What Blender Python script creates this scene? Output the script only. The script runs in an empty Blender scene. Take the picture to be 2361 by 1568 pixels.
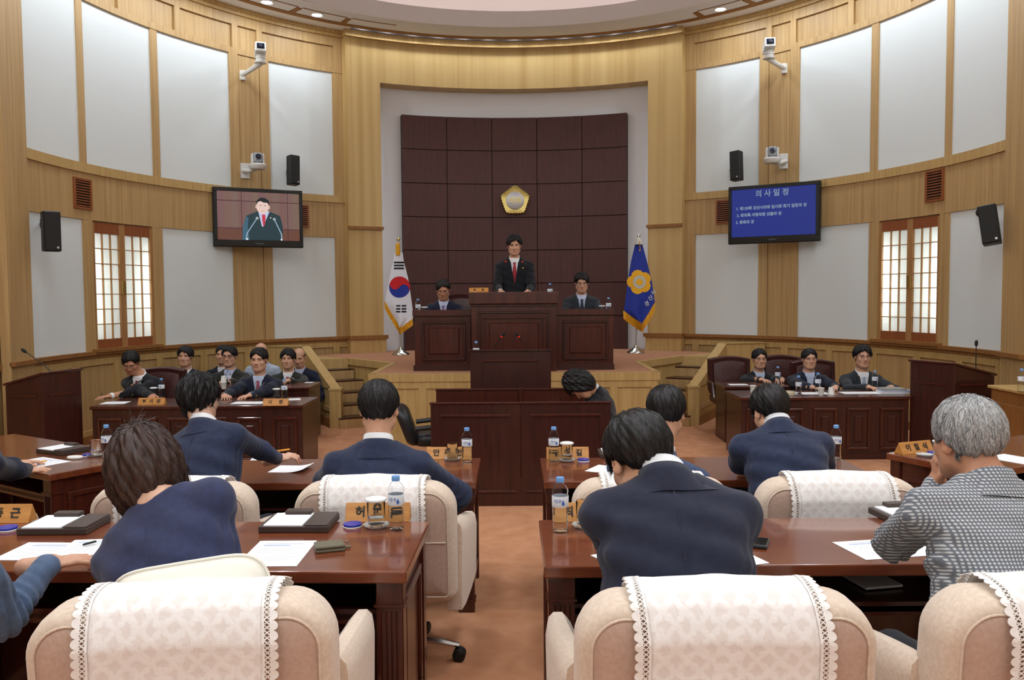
import bpy, bmesh, math, random
import numpy as np
from mathutils import Vector, Matrix
random.seed(7); RNG = np.random.default_rng(7)
SC = bpy.context.scene
COL = SC.collection
PI = math.pi

# ------------------------------------------------------------------ camera
FPX, CAMH = 1950.0, 1.735
YAW = math.atan(4.5/FPX); PITCH = math.atan(103.0/FPX); ROLL = -0.0075
cam_d = bpy.data.cameras.new('camera'); cam_d.sensor_width = 36.0; cam_d.lens = 36.0*FPX/2361.0
cam_d.clip_start = 0.05; cam_d.clip_end = 100
cam = bpy.data.objects.new('camera', cam_d); COL.objects.link(cam)
CAMR = Matrix.Rotation(YAW,3,'Z') @ Matrix.Rotation(PI/2-PITCH,3,'X') @ Matrix.Rotation(ROLL,3,'Z')
cam.matrix_world = Matrix.Translation((0,0,CAMH)) @ CAMR.to_4x4()
SC.camera = cam

# ------------------------------------------------------------------ world, exposure
w = bpy.data.worlds.new('world'); SC.world = w; w.use_nodes = True
w.node_tree.nodes['Background'].inputs[0].default_value = (0.8,0.86,0.95,1)
w.node_tree.nodes['Background'].inputs[1].default_value = 0.3
SC.view_settings.view_transform = 'Standard'; SC.view_settings.look = 'None'
SC.view_settings.gamma = 1.0; SC.view_settings.use_curve_mapping = False
SC.view_settings.exposure = -0.12
LIGHT_DOWN, LIGHT_REAR, LIGHT_COVE, LIGHT_WINDOW, LIGHT_SLOT = 10.5, 18.0, 3.2, 55.0, 6.0
LIGHT_COLOR = (0.90, 0.98, 1.08)

# ------------------------------------------------------------------ layout helpers
def at(px, py, Y):
    "world point on the vertical plane y=Y seen at photo pixel (px,py)"
    d = CAMR @ Vector(((px-1180.5)/FPX, -(py-784.0)/FPX, -1.0))
    t = Y/d.y
    return Vector((d.x*t, Y, CAMH+d.z*t))
def onz(px, py, z):
    d = CAMR @ Vector(((px-1180.5)/FPX, -(py-784.0)/FPX, -1.0))
    t = (z-CAMH)/d.z
    return Vector((d.x*t, d.y*t, z))
RCX, RCY, RR = 0.03, 9.15, 5.2       # the round room: centre and radius
def pol(th, r, z=0.0):               # th in degrees from straight ahead, + to the right
    a = math.radians(th)
    return Vector((RCX+r*math.sin(a), RCY+r*math.cos(a), z))

# ------------------------------------------------------------------ materials
def sl(c):   # sRGB 0-255 -> linear
    return tuple(((v/255)/12.92 if v/255 <= .04045 else ((v/255+.055)/1.055)**2.4) for v in c)
MATS = {}
def mat(name, col, rough=.6, metal=0, spec=.5, coat=0, trans=0, ior=1.45, emit=None, estr=0, noise=None, bump=None, col2=None, sheen=0, alpha=1, coord='Object', subs=0):
    """procedural material. noise=(scale xyz, detail) mixes col->col2, bump=(scale xyz, strength)"""
    if name in MATS: return MATS[name]
    m = bpy.data.materials.new(name); m.use_nodes = True
    nt = m.node_tree; b = nt.nodes['Principled BSDF']
    c = (*sl(col),1)
    b.inputs['Base Color'].default_value = c
    b.inputs['Roughness'].default_value = rough; b.inputs['Metallic'].default_value = metal
    b.inputs['Specular IOR Level'].default_value = spec
    if coat: b.inputs['Coat Weight'].default_value = coat; b.inputs['Coat Roughness'].default_value = .08
    if trans: b.inputs['Transmission Weight'].default_value = trans
    b.inputs['IOR'].default_value = ior
    if sheen: b.inputs['Sheen Weight'].default_value = sheen
    if subs:
        b.inputs['Subsurface Weight'].default_value = subs; b.inputs['Subsurface Radius'].default_value = (.012,.005,.003); b.inputs['Subsurface Scale'].default_value = 1
    if emit: b.inputs['Emission Color'].default_value = (*sl(emit),1); b.inputs['Emission Strength'].default_value = estr
    tc = nt.nodes.new('ShaderNodeTexCoord')
    def nz(scale, detail, rough_=.55):
        mp = nt.nodes.new('ShaderNodeMapping'); mp.inputs['Scale'].default_value = scale
        nt.links.new(tc.outputs[coord], mp.inputs[0])
        n = nt.nodes.new('ShaderNodeTexNoise'); n.inputs['Scale'].default_value = 1; n.inputs['Detail'].default_value = detail; n.inputs['Roughness'].default_value = rough_
        nt.links.new(mp.outputs[0], n.inputs[0]); return n
    if noise:
        n = nz(*noise[:2])
        r = nt.nodes.new('ShaderNodeValToRGB'); lo, hi = (noise[2:] if len(noise) > 2 else (.35,.65))
        r.color_ramp.elements[0].position = lo; r.color_ramp.elements[1].position = hi
        r.color_ramp.elements[0].color = c; r.color_ramp.elements[1].color = (*sl(col2),1)
        nt.links.new(n.outputs[0], r.inputs[0]); nt.links.new(r.outputs[0], b.inputs['Base Color'])
    if bump:
        n = nz(bump[0], 3)
        bp = nt.nodes.new('ShaderNodeBump'); bp.inputs['Strength'].default_value = bump[1]; bp.inputs['Distance'].default_value = .01
        nt.links.new(n.outputs[0], bp.inputs['Height']); nt.links.new(bp.outputs[0], b.inputs['Normal'])
    MATS[name] = m; return m

M_oak   = mat('oak', (198,166,108), .45, noise=((26,26,.9),5,.3,.7), col2=(176,142,86), bump=((60,60,3),.05))
M_oakw  = mat('oak_wall', (192,160,108), .5, noise=((30,30,.8),5,.3,.7), col2=(168,134,86), bump=((60,60,2),.05))
M_oakd  = mat('oak_edge', (152,104,52), .5, noise=((30,30,2),4,.3,.7), col2=(128,84,40))
M_oakp  = mat('oak_portal', (206,176,118), .42, noise=((7,7,.12),4,.3,.7), col2=(182,148,90), bump=((60,60,2),.05))
M_wins  = mat('window_stile', (176,132,82), .45, noise=((40,40,2),4,.3,.7), col2=(156,112,66))
M_red   = mat('window_wood', (150,88,48), .4, noise=((40,40,2),4,.3,.7), col2=(128,70,36))
M_dark  = mat('walnut_panel', (82,44,38), .5, noise=((50,50,3),5,.3,.7), col2=(64,34,30))
M_gap   = mat('joint_dark', (30,20,16), .8)
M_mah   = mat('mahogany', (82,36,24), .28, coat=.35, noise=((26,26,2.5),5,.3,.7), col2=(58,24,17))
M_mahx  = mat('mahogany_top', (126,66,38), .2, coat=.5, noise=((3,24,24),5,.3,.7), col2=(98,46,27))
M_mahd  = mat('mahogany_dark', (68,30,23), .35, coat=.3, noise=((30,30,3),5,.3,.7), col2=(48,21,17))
M_white = mat('wall_fabric', (218,224,222), .9, bump=((220,220,220),.06))
M_niche = mat('niche_white', (236,239,242), .85)
M_ceil  = mat('ceiling_paint', (232,236,242), .9)
M_lip   = mat('ceiling_white', (238,239,242), .9)
M_dome  = mat('dome_paint', (232,220,219), .9)
M_carpet= mat('carpet', (206,152,116), .95, noise=((7,7,7),6,.3,.72), col2=(188,132,96), bump=((300,300,300),.35), spec=.1)
M_carps = mat('stage_carpet', (186,138,108), .95, noise=((30,30,30),6,.3,.7), col2=(170,122,94), bump=((300,300,300),.3), spec=.1)
M_cream = mat('cream_fabric', (226,208,190), .9, noise=((90,90,90),3), col2=(214,194,174), bump=((420,420,420),.25), sheen=.2, spec=.2)
M_creamsh  = mat('cream_fabric_shaded', (202,176,160), .92, noise=((90,90,90),3), col2=(192,164,148), bump=((420,420,420),.2), spec=.15)  # same cream fabric, with the shade on the chair rear painted into the colour
M_black = mat('black_plastic', (22,22,24), .45)
M_blackl= mat('black_leather', (26,26,28), .4, bump=((120,120,120),.15))
M_leath = mat('brown_leather', (74,34,30), .38, noise=((40,40,40),4), col2=(54,24,22), bump=((140,140,140),.12))
M_chrome= mat('chrome', (210,210,210), .15, 1)
M_steel = mat('steel_base', (190,190,180), .2, 1)
M_gold  = mat('gold', (204,184,112), .32, 1)
M_silver= mat('silver', (190,190,190), .4, .8)
M_paper = mat('paper', (240,242,244), .8)
M_ink   = mat('ink', (40,36,34), .7)
M_inkb  = mat('ink_blue', (150,176,220), .7)
M_inkg  = mat('ink_grey', (196,200,208), .7)
M_glass = mat('clear_glass', (252,254,254), .02, trans=1, ior=1.22)
M_pet   = mat('clear_plastic', (250,252,254), .04, trans=1, ior=1.12)
M_water = mat('water', (250,253,253), .0, trans=1, ior=1.14)
M_coast = mat('coaster_glass', (236,242,240), .12, trans=.55, ior=1.3)
M_cap   = mat('blue_cap', (112,164,222), .4)
M_blue  = mat('blue_lid', (52,58,160), .35)
M_labelw= mat('bottle_label', (232,238,244), .5)
M_labelb= mat('label_blue', (70,110,190), .5)
M_wlid  = mat('white_lid', (240,240,236), .5)
M_cupw  = mat('paper_cup', (236,234,228), .7)
M_pine  = mat('nameplate_wood', (206,148,78), .4, noise=((6,30,40),5,.3,.7), col2=(184,122,58))
M_tray  = mat('memo_tray_leather', (66,52,46), .5, bump=((200,200,200),.1))
M_camw  = mat('camera_white', (214,214,208), .5)
M_lens  = mat('lens_glass', (24,30,44), .1)
M_grille= mat('speaker_grille', (34,34,32), .8, bump=((500,500,500),.4))
M_lamp  = mat('lamp_glow', (255,255,250), .5, emit=(255,252,245), estr=14)
M_cove  = mat('cove_glow', (255,255,250), .5, emit=(255,246,238), estr=LIGHT_COVE)
M_tube  = mat('tube_glow', (255,255,255), .5, emit=(246,255,255), estr=LIGHT_WINDOW)
M_ledr  = mat('mic_led', (255,40,20), .5, emit=(255,40,20), estr=.9)
M_yellow= mat('yellow_fringe', (236,176,32), .7, noise=((120,120,8),3), col2=(206,140,18))
M_flagw = mat('flag_white', (226,228,236), .8)
M_flagb = mat('flag_blue', (26,50,150), .7)
M_flagr = mat('flag_red', (200,30,36), .8)
M_flagk = mat('flag_black', (24,26,30), .8)
M_flagy = mat('flag_gold', (240,178,30), .7)
M_flags = mat('flag_silver', (196,196,180), .7)
M_clay  = mat('wallet_leather', (104,98,78), .45, bump=((260,260,260),.2))
M_phone = mat('phone_black', (40,42,44), .3)
M_pen   = mat('pen_orange', (236,160,40), .4)
M_pillow= mat('pillow_white', (238,234,222), .85)
def frosted():
    m = bpy.data.materials.new('frosted_pane'); m.use_nodes = True; nt = m.node_tree; nt.nodes.clear()
    o = nt.nodes.new('ShaderNodeOutputMaterial'); a = nt.nodes.new('ShaderNodeBsdfDiffuse'); t = nt.nodes.new('ShaderNodeBsdfTranslucent'); x = nt.nodes.new('ShaderNodeMixShader')
    a.inputs[0].default_value = (.86,.88,.86,1); t.inputs[0].default_value = (.95,.97,.94,1); x.inputs[0].default_value = .55
    nt.links.new(a.outputs[0], x.inputs[1]); nt.links.new(t.outputs[0], x.inputs[2]); nt.links.new(x.outputs[0], o.inputs[0]); return m
M_pane = frosted()
def lace_cloth():
    m = bpy.data.materials.new('jacquard_cloth'); m.use_nodes = True; nt = m.node_tree; b = nt.nodes['Principled BSDF']
    b.inputs['Roughness'].default_value = .8; b.inputs['Sheen Weight'].default_value = .3
    tc = nt.nodes.new('ShaderNodeTexCoord'); hs = []
    for ang in (45,-45):
        mp = nt.nodes.new('ShaderNodeMapping'); mp.inputs['Rotation'].default_value = (0,math.radians(ang),0)
        nt.links.new(tc.outputs['Object'], mp.inputs[0])
        wv = nt.nodes.new('ShaderNodeTexWave'); wv.inputs['Scale'].default_value = 8.5; wv.inputs['Distortion'].default_value = .6; wv.inputs['Detail'].default_value = 2; wv.inputs['Detail Scale'].default_value = 3
        nt.links.new(mp.outputs[0], wv.inputs[0]); hs.append(wv)
    mx = nt.nodes.new('ShaderNodeMath'); mx.operation = 'MAXIMUM'
    nt.links.new(hs[0].outputs['Fac'], mx.inputs[0]); nt.links.new(hs[1].outputs['Fac'], mx.inputs[1])
    v = nt.nodes.new('ShaderNodeTexVoronoi'); v.inputs['Scale'].default_value = 48; v.feature = 'DISTANCE_TO_EDGE'
    nt.links.new(tc.outputs['Object'], v.inputs[0])
    ad = nt.nodes.new('ShaderNodeMath'); ad.operation = 'MULTIPLY_ADD'; ad.inputs[1].default_value = 1.6
    nt.links.new(v.outputs['Distance'], ad.inputs[0]); nt.links.new(mx.outputs[0], ad.inputs[2])
    r = nt.nodes.new('ShaderNodeValToRGB'); r.color_ramp.elements[0].position = .72; r.color_ramp.elements[1].position = 1.0
    r.color_ramp.elements[0].color = (*sl((233,226,222)),1); r.color_ramp.elements[1].color = (*sl((242,239,237)),1)
    nt.links.new(ad.outputs[0], r.inputs[0]); nt.links.new(r.outputs[0], b.inputs['Base Color'])
    bp = nt.nodes.new('ShaderNodeBump'); bp.inputs['Strength'].default_value = .35; bp.inputs['Distance'].default_value = .0015
    nt.links.new(ad.outputs[0], bp.inputs['Height']); nt.links.new(bp.outputs[0], b.inputs['Normal'])
    return m
M_cloth = lace_cloth()
M_lace = mat('lace_thread', (240,236,232), .85)

# ------------------------------------------------------------------ mesh builder
class MB:
    def __init__(s): s.v = []; s.f = []; s.m = []; s.mi = 0
    def add(s, vs, fs):
        o = len(s.v); s.v += [tuple(p) for p in vs]
        for f in fs: s.f.append(tuple(i+o for i in f)); s.m.append(s.mi)
        return s
    def box(s, x0,x1,y0,y1,z0,z1, M=None):
        vs = [Vector(p) for p in ((x0,y0,z0),(x1,y0,z0),(x1,y1,z0),(x0,y1,z0),(x0,y0,z1),(x1,y0,z1),(x1,y1,z1),(x0,y1,z1))]
        if M is not None: vs = [M @ p for p in vs]
        return s.add(vs, [(0,3,2,1),(4,5,6,7),(0,1,5,4),(1,2,6,5),(2,3,7,6),(3,0,4,7)])
    def prism(s, pts, z0, z1, M=None):
        "pts: ccw xy polygon, extruded in z"
        n = len(pts); vs = [Vector((p[0],p[1],z0)) for p in pts]+[Vector((p[0],p[1],z1)) for p in pts]
        if M is not None: vs = [M @ p for p in vs]
        return s.add(vs, [tuple(range(n-1,-1,-1)), tuple(range(n,2*n))]+[(i,(i+1)%n,n+(i+1)%n,n+i) for i in range(n)])
    def lathe(s, prof, n=24, M=None, c=(0,0,0), cap=True):
        "prof: (r,z) list; closed at r=0 ends"
        vs = []; k = len(prof)
        for (r,z) in prof:
            for i in range(n):
                a = 2*PI*i/n; p = Vector((c[0]+r*math.cos(a), c[1]+r*math.sin(a), c[2]+z)); vs.append(M @ p if M is not None else p)
        fs = []
        for j in range(k-1):
            for i in range(n):
                i2 = (i+1)%n; fs.append((j*n+i,j*n+i2,(j+1)*n+i2,(j+1)*n+i))
        if cap and prof[0][0] > 1e-6: fs.append(tuple(range(n-1,-1,-1)))
        if cap and prof[-1][0] > 1e-6: fs.append(tuple((k-1)*n+i for i in range(n)))
        return s.add(vs, fs)
    def tube(s, path, r, n=8, closed=False):
        P = [Vector(p) for p in path]; k = len(P); rs = r if isinstance(r,(list,tuple)) else [r]*k
        vs = []; prev = None
        for i in range(k):
            a = P[(i-1)%k] if (closed or i > 0) else P[i]; b = P[(i+1)%k] if (closed or i < k-1) else P[i]
            t = (b-a).normalized() if (b-a).length > 1e-9 else Vector((0,0,1))
            if prev is None:
                ref = Vector((0,0,1)) if abs(t.z) < .9 else Vector((1,0,0)); u = t.cross(ref).normalized()
            else:
                u = (prev - t*prev.dot(t)); u = u.normalized() if u.length > 1e-6 else t.orthogonal().normalized()
            prev = u; v_ = t.cross(u)
            for j in range(n):
                an = 2*PI*j/n; vs.append(P[i]+(u*math.cos(an)+v_*math.sin(an))*rs[i])
        fs = []
        for i in range(k if closed else k-1):
            i2 = (i+1)%k
            for j in range(n): j2 = (j+1)%n; fs.append((i*n+j,i*n+j2,i2*n+j2,i2*n+j))
        if not closed: fs += [tuple(range(n-1,-1,-1)), tuple((k-1)*n+j for j in range(n))]
        return s.add(vs, fs)
    def loft(s, rings, cap=True, closed_u=True):
        n = len(rings[0]); vs = [p for r in rings for p in r]; fs = []
        for j in range(len(rings)-1):
            for i in range(n if closed_u else n-1):
                i2 = (i+1)%n; fs.append((j*n+i,j*n+i2,(j+1)*n+i2,(j+1)*n+i))
        if cap: fs += [tuple(range(n-1,-1,-1)), tuple((len(rings)-1)*n+i for i in range(n))]
        return s.add(vs, fs)
    def cbox(s, r0,r1,t0,t1,z0,z1, step=1.5, rt=None):
        "curved block around the room centre: radii r0<r1, angles t0<t1 (deg)"
        n = max(1, int(math.ceil(abs(t1-t0)/step))); A = []
        for i in range(n+1):
            th = t0+(t1-t0)*i/n
            A += [pol(th,r0,z0),pol(th,r1,z0),pol(th,r1,z1),pol(th,r0,z1)]
        fs = [(0,1,2,3),(4*n+3,4*n+2,4*n+1,4*n)]
        for i in range(n):
            a = 4*i; b = a+4
            for j in range(4): fs.append((a+j, b+j, b+(j+1)%4, a+(j+1)%4))
        return s.add(A, fs)
    def mesh(s, name, mats, smooth=False, bevel=0, bseg=1):
        me = bpy.data.meshes.new(name); me.from_pydata([tuple(p) for p in s.v], [], s.f)
        for m in (mats if isinstance(mats,(list,tuple)) else [mats]): me.materials.append(m)
        if isinstance(mats,(list,tuple)) and len(mats) > 1: me.polygons.foreach_set('material_index', s.m)
        bm = bmesh.new(); bm.from_mesh(me)
        bmesh.ops.recalc_face_normals(bm, faces=bm.faces)
        if bevel:
            es = [e for e in bm.edges if len(e.link_faces) == 2 and e.calc_face_angle(0) > .5]
            bmesh.ops.bevel(bm, geom=es, offset=bevel, segments=bseg, affect='EDGES', clamp_overlap=True, profile=.5)
        bm.to_mesh(me); bm.free()
        if smooth:
            me.polygons.foreach_set('use_smooth', [True]*len(me.polygons))
            if smooth != 'all':
                try: me.set_sharp_from_angle(angle=math.radians(40))
                except Exception: pass
        me.update(); return me
    def build(s, name, mats, parent=None, smooth=False, bevel=0, bseg=1, loc=None, rotz=0):
        o = bpy.data.objects.new(name, s.mesh(name, mats, smooth, bevel, bseg)); COL.objects.link(o)
        if parent is not None: o.parent = parent
        if loc is not None: o.location = loc
        if rotz: o.rotation_euler = (0,0,rotz)
        return o
def tag(o, label=None, cat=None, group=None, kind=None):
    if label: o['label'] = label
    if cat: o['category'] = cat
    if group: o['group'] = group
    if kind: o['kind'] = kind
    return o
def thing(name, label, cat, loc=(0,0,0), rotz=0, group=None):
    o = bpy.data.objects.new(name, None); COL.objects.link(o); o.empty_display_size = .1
    o.location = loc; o.rotation_euler = (0,0,rotz); return tag(o, label, cat, group)
def copy_tree(o, parent=None):
    kids = list(o.children); c = o.copy(); COL.objects.link(c); c.parent = parent
    for ch in kids: copy_tree(ch, c)
    return c
def dup(o, label, loc, rotz=0, group=None):
    c = copy_tree(o); c.location = loc; c.rotation_euler = (0,0,rotz); c['label'] = label
    if group: c['group'] = group
    return c
def struct(o): o['kind'] = 'structure'; return o
def text_mesh(body, size, m, name='lettering', thick=.0008, bold=0):
    cu = bpy.data.curves.new(name,'FONT'); cu.body = body; cu.size = size; cu.extrude = thick; cu.align_x = 'CENTER'; cu.align_y = 'CENTER'; cu.resolution_u = 3; cu.offset = bold
    ob = bpy.data.objects.new(name, cu); COL.objects.link(ob)
    me = bpy.data.meshes.new_from_object(ob)
    bpy.data.objects.remove(ob); bpy.data.curves.remove(cu)
    me.materials.clear(); me.materials.append(m); return me
def text_obj(body, size, m, parent, M, name='lettering', thick=.0008, bold=0):
    me = text_mesh(body, size, m, name, thick, bold); me.transform(M)
    o = bpy.data.objects.new(name, me); COL.objects.link(o); o.parent = parent; return o
FACE_S = Matrix(((1,0,0,0),(0,0,-1,0),(0,1,0,0),(0,0,0,1)))   # text plane standing up, readable from -Y

# ================================================================== THE ROOM
STG = 0.83                                   # stage height
def ring_floor():
    # carpet: flat towards the front, a gentle ramp up to the rear row (+0.10)
    mb = MB(); ys = [-4,3.42,3.55,14.9]; zs = [.10,.10,0,0]
    for i in range(3):
        a = [(-5.35,ys[i],zs[i]),(5.41,ys[i],zs[i]),(5.41,ys[i+1],zs[i+1]),(-5.35,ys[i+1],zs[i+1])]
        mb.add(a,[(0,1,2,3)])
    mb.add([(-5.35,-4,-.1),(5.41,-4,-.1),(5.41,14.9,-.1),(-5.35,14.9,-.1)],[(3,2,1,0)])
    return struct(mb.build('floor', M_carpet))
ring_floor()

def curved_wall(side):
    s = -1 if side == 'left' else 1
    def cb(mb, r0,r1,a,b,z0,z1): mb.cbox(r0,r1,min(s*a,s*b),max(s*a,s*b),z0,z1)
    mb = MB()
    # the window opening is left free between 66.9 and 78.9 degrees, z 1.10..2.66
    cb(mb,5.2,5.42,31,66.9,0,5.95); cb(mb,5.2,5.42,78.9,93.2,0,5.95); cb(mb,5.2,5.42,66.9,78.9,0,1.10); cb(mb,5.2,5.42,66.9,78.9,2.66,5.95)
    X0, X1 = (RCX+s*5.2, RCX+s*5.42)
    mb.box(min(X0,X1),max(X0,X1),-4,RCY+.2,0,5.95)
    wall = struct(mb.build('wall_'+side, M_oakw))
    def kid(name, m, fn, **k):
        b = MB(); fn(b); return b.build(name, m, wall, **k)
    UP = [(33.5,45.1),(52.3,65.3),(66.6,79.2),(80.4,92.4)]
    for a,b in UP: kid('white_panel', M_white, lambda m: cb(m,5.188,5.21,a,b,3.33,5.25))
    for a,b in [(33.5,45.1),(52.3,65.3),(80.4,92.4)]: kid('white_panel', M_white, lambda m: cb(m,5.188,5.21,a,b,1.10,2.67))
    # upright stiles
    for a,b in [(31.2,33.5),(65.3,66.6),(79.2,80.4)]:
        kid('stile', M_oakw, lambda m: (cb(m,5.172,5.21,a,b,3.33,5.25)))
    for a,b in [(31.2,33.5),(65.3,67.0),(78.8,80.4)]:
        kid('stile', M_oakw, lambda m: (cb(m,5.172,5.21,a,b,1.10,2.67)))
    for z0,z1 in ((1.10,5.25),):            # pilaster between the bays
        kid('pilaster', M_oakw, lambda m: (cb(m,5.165,5.21,45.1,46.7,z0,z1), cb(m,5.178,5.21,46.76,50.64,z0,z1), cb(m,5.165,5.21,50.7,52.3,z0,z1)))
    # end pilaster where the round wall meets the straight one
    kid('pilaster', M_oakw, lambda m: (cb(m,5.12,5.21,92.4,98,0,5.9)))
    kid('chair_rail', M_oakd, lambda m: (cb(m,5.075,5.13,92.3,98,1.055,1.10)))
    # the band between panels, its ledge
    kid('band', M_oakw, lambda m: (cb(m,5.170,5.21,31.2,45.1,2.67,3.33), cb(m,5.170,5.21,52.3,92.4,2.67,3.33)))
    kid('ledge', M_oak, lambda m: (cb(m,5.150,5.20,31.2,45.1,3.22,3.33), cb(m,5.150,5.20,52.3,92.4,3.22,3.33)))
    # frieze with sunk panels
    kid('frieze', M_oakw, lambda m: (cb(m,5.165,5.21,31.2,92.4,5.25,5.33), cb(m,5.165,5.21,31.2,92.4,5.66,5.80)))
    edges = [31.2,33.2,46.2,47.2,50.6,51.6,61.0,62.0,71.4,72.4,81.8,82.8,91.4,92.4]
    for i in range(0,len(edges),2): kid('frieze_stile', M_oakw, lambda m: cb(m,5.165,5.21,edges[i],edges[i+1],5.33,5.66))
    kid('crown_moulding', M_oak, lambda m: (cb(m,5.13,5.21,31.2,92.4,5.80,5.85), cb(m,5.10,5.21,31.2,92.4,5.85,5.905)))
    # chair rail and wainscot
    kid('chair_rail', M_oakd, lambda m: (cb(m,5.12,5.21,31.2,92.4,1.055,1.10), cb(m,5.15,5.21,31.2,92.4,1.02,1.055)))
    kid('wainscot_rail', M_oak, lambda m: (cb(m,5.17,5.21,31.2,92.4,.93,1.02), cb(m,5.17,5.21,31.2,92.4,0,.16)))
    for k in range(8):
        a = 33+k*8.2; kid('wainscot_stile', M_oak, lambda m: cb(m,5.17,5.21,a,a+1.2,.16,.93))
    kid('baseboard', M_oakd, lambda m: cb(m,5.155,5.20,31.2,92.4,0,.10))
    # straight run beside the seats (mostly out of view)
    def flat(m, y0,y1,z0,z1,t0,t1):
        a,b = RCX+s*(5.2-t0), RCX+s*(5.2-t1); m.box(min(a,b),max(a,b),y0,y1,z0,z1)
    for i in range(5): kid('white_panel', M_white, lambda m: (flat(m,-3.6+i*2.4,-1.5+i*2.4,3.33,5.25,-.01,.012)))
    for i in range(5): kid('white_panel', M_white, lambda m: (flat(m,-3.6+i*2.4,-1.5+i*2.4,1.10,2.67,-.01,.012)))
    kid('chair_rail', M_oakd, lambda m: flat(m,-4,8.4,1.02,1.10,-.01,.06))
    # ---- window: two lattice leaves of frosted panes over a lit box
    win = struct(bpy.data.objects.new('window_1' if s < 0 else 'window_2', None)); COL.objects.link(win)
    win.location = pol(s*72.9, 5.2, 1.10)
    inv = Matrix.Translation(-win.location)
    def wk(name, m, fn, parent=win):
        b = MB(); fn(b); b.v = [tuple(inv @ Vector(p)) for p in b.v]; return b.build(name, m, parent)
    th0,th1 = 67.0,78.8
    wk('window_box', M_lip, lambda m: (cb(m,5.40,5.42,66.9,78.9,1.1,2.66)))
    for A_ in ((66.9,66.97,1.1,2.66),(78.83,78.9,1.1,2.66),(66.9,78.9,1.1,1.11),(66.9,78.9,2.65,2.66)): wk('window_liner', M_lip, lambda m: cb(m,5.215,5.41,*A_))
    wk('window_sill', M_oakd, lambda m: cb(m,5.10,5.30,66.4,79.4,1.085,1.125))
    for a in (67.35,78.45): wk('lamp_tube', M_tube, lambda m: cb(m,5.355,5.375,a-.13,a+.13,1.38,2.36))
    wk('window_frame', M_oakw, lambda m: (cb(m,5.165,5.25,66.6,67.15,1.1,2.67), cb(m,5.165,5.25,78.65,79.2,1.1,2.67)))
    mid = 72.9
    for a,b in ((67.15,mid),(mid,78.65)):
        leaf = wk('window_leaf', M_wins, lambda m: cb(m,5.178,5.215,b-.55,b,1.125,2.655))
        wk('leaf_stile', M_wins, lambda m: cb(m,5.178,5.215,a,a+.5,1.125,2.655), leaf)
        for z0_,z1_ in ((1.125,1.235),(2.525,2.655)): wk('leaf_rail', M_red, lambda m: cb(m,5.178,5.215,a+.5,b-.55,z0_,z1_), leaf)
        p0,p1 = a+.5,b-.55; dw = (p1-p0)/3; dz = (2.525-1.235)/7
        for i in range(1,3): wk('muntin', M_wins, lambda m: cb(m,5.181,5.205,p0+i*dw-.05,p0+i*dw+.05,1.235,2.525), leaf)
        for j in range(1,7): wk('muntin', M_wins, lambda m: cb(m,5.182,5.204,p0,p1,1.235+j*dz-.005,1.235+j*dz+.005), leaf)
        for i in range(3):
            for j in range(7): wk('pane', M_pane, lambda m: cb(m,5.206,5.209,p0+i*dw,p0+(i+1)*dw,1.235+j*dz,1.235+(j+1)*dz), leaf)
        wk('handle', M_gold, lambda m: cb(m,5.160,5.18,(mid-.35 if a < mid-1 else mid+.2),(mid-.2 if a < mid-1 else mid+.35),1.78,1.95), leaf)
    return wall
curved_wall('left'); curved_wall('right')

# ---- front: portal, niche and the dark panelled screen
mb = MB()
mb.cbox(5.34,5.5,-31.4,31.4,0,5.95)
front = struct(mb.build('wall_front', M_niche))
def fk(name, m, fn, **k):
    b = MB(); fn(b); return b.build(name, m, front, **k)
RP = 5.02
for s in (-1,1):
    def cb(m,r0,r1,a,b,z0,z1): m.cbox(r0,r1,min(s*a,s*b),max(s*a,s*b),z0,z1)
    fk('portal_pillar', M_oakp, lambda m: (cb(m,RP,5.36,25.2,31.6,STG,5.14)))
    fk('pillar_moulding', M_oakd, lambda m: (cb(m,RP-.035,RP+.01,25.0,31.7,2.80,2.85)))
    fk('pillar_base', M_oak, lambda m: (cb(m,RP-.05,RP+.02,24.9,31.8,STG,1.05)))
    fk('pillar_base_cap', M_oakd, lambda m: (cb(m,RP-.085,RP+.02,24.6,32.0,1.05,1.11)))
    fk('niche_side', M_niche, lambda m: cb(m,5.1,5.35,25.05,25.2,STG,5.14))
fk('portal_fascia', M_oakp, lambda m: (m.cbox(RP,5.36,-31.6,31.6,5.14,5.80)))
fk('portal_crown', M_oak, lambda m: (m.cbox(RP-.05,RP+.1,-31.8,31.8,5.80,5.905)))
fk('screen_backing', M_gap, lambda m: m.cbox(5.25,5.34,-20.6,20.6,STG,4.705))
dth = 41.5/5; dz = (4.715-STG)/7
for i in range(5):
    for j in range(7):
        a = -20.75+i*dth; z = STG+j*dz
        fk('screen_panel', M_dark, lambda m: m.cbox(5.22,5.255,a+.06,a+dth-.06,z+.006,z+dz-.006, step=2.2))

# ---- rear wall behind the camera
mb = MB(); mb.box(-5.4,5.46,-4.2,-4,0,5.95); rw = struct(mb.build('wall_rear', M_white))
mb = MB(); mb.box(-5.2,5.2,-4,-3.96,0,1.1); mb.build('wainscot', M_oakw, rw)

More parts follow.
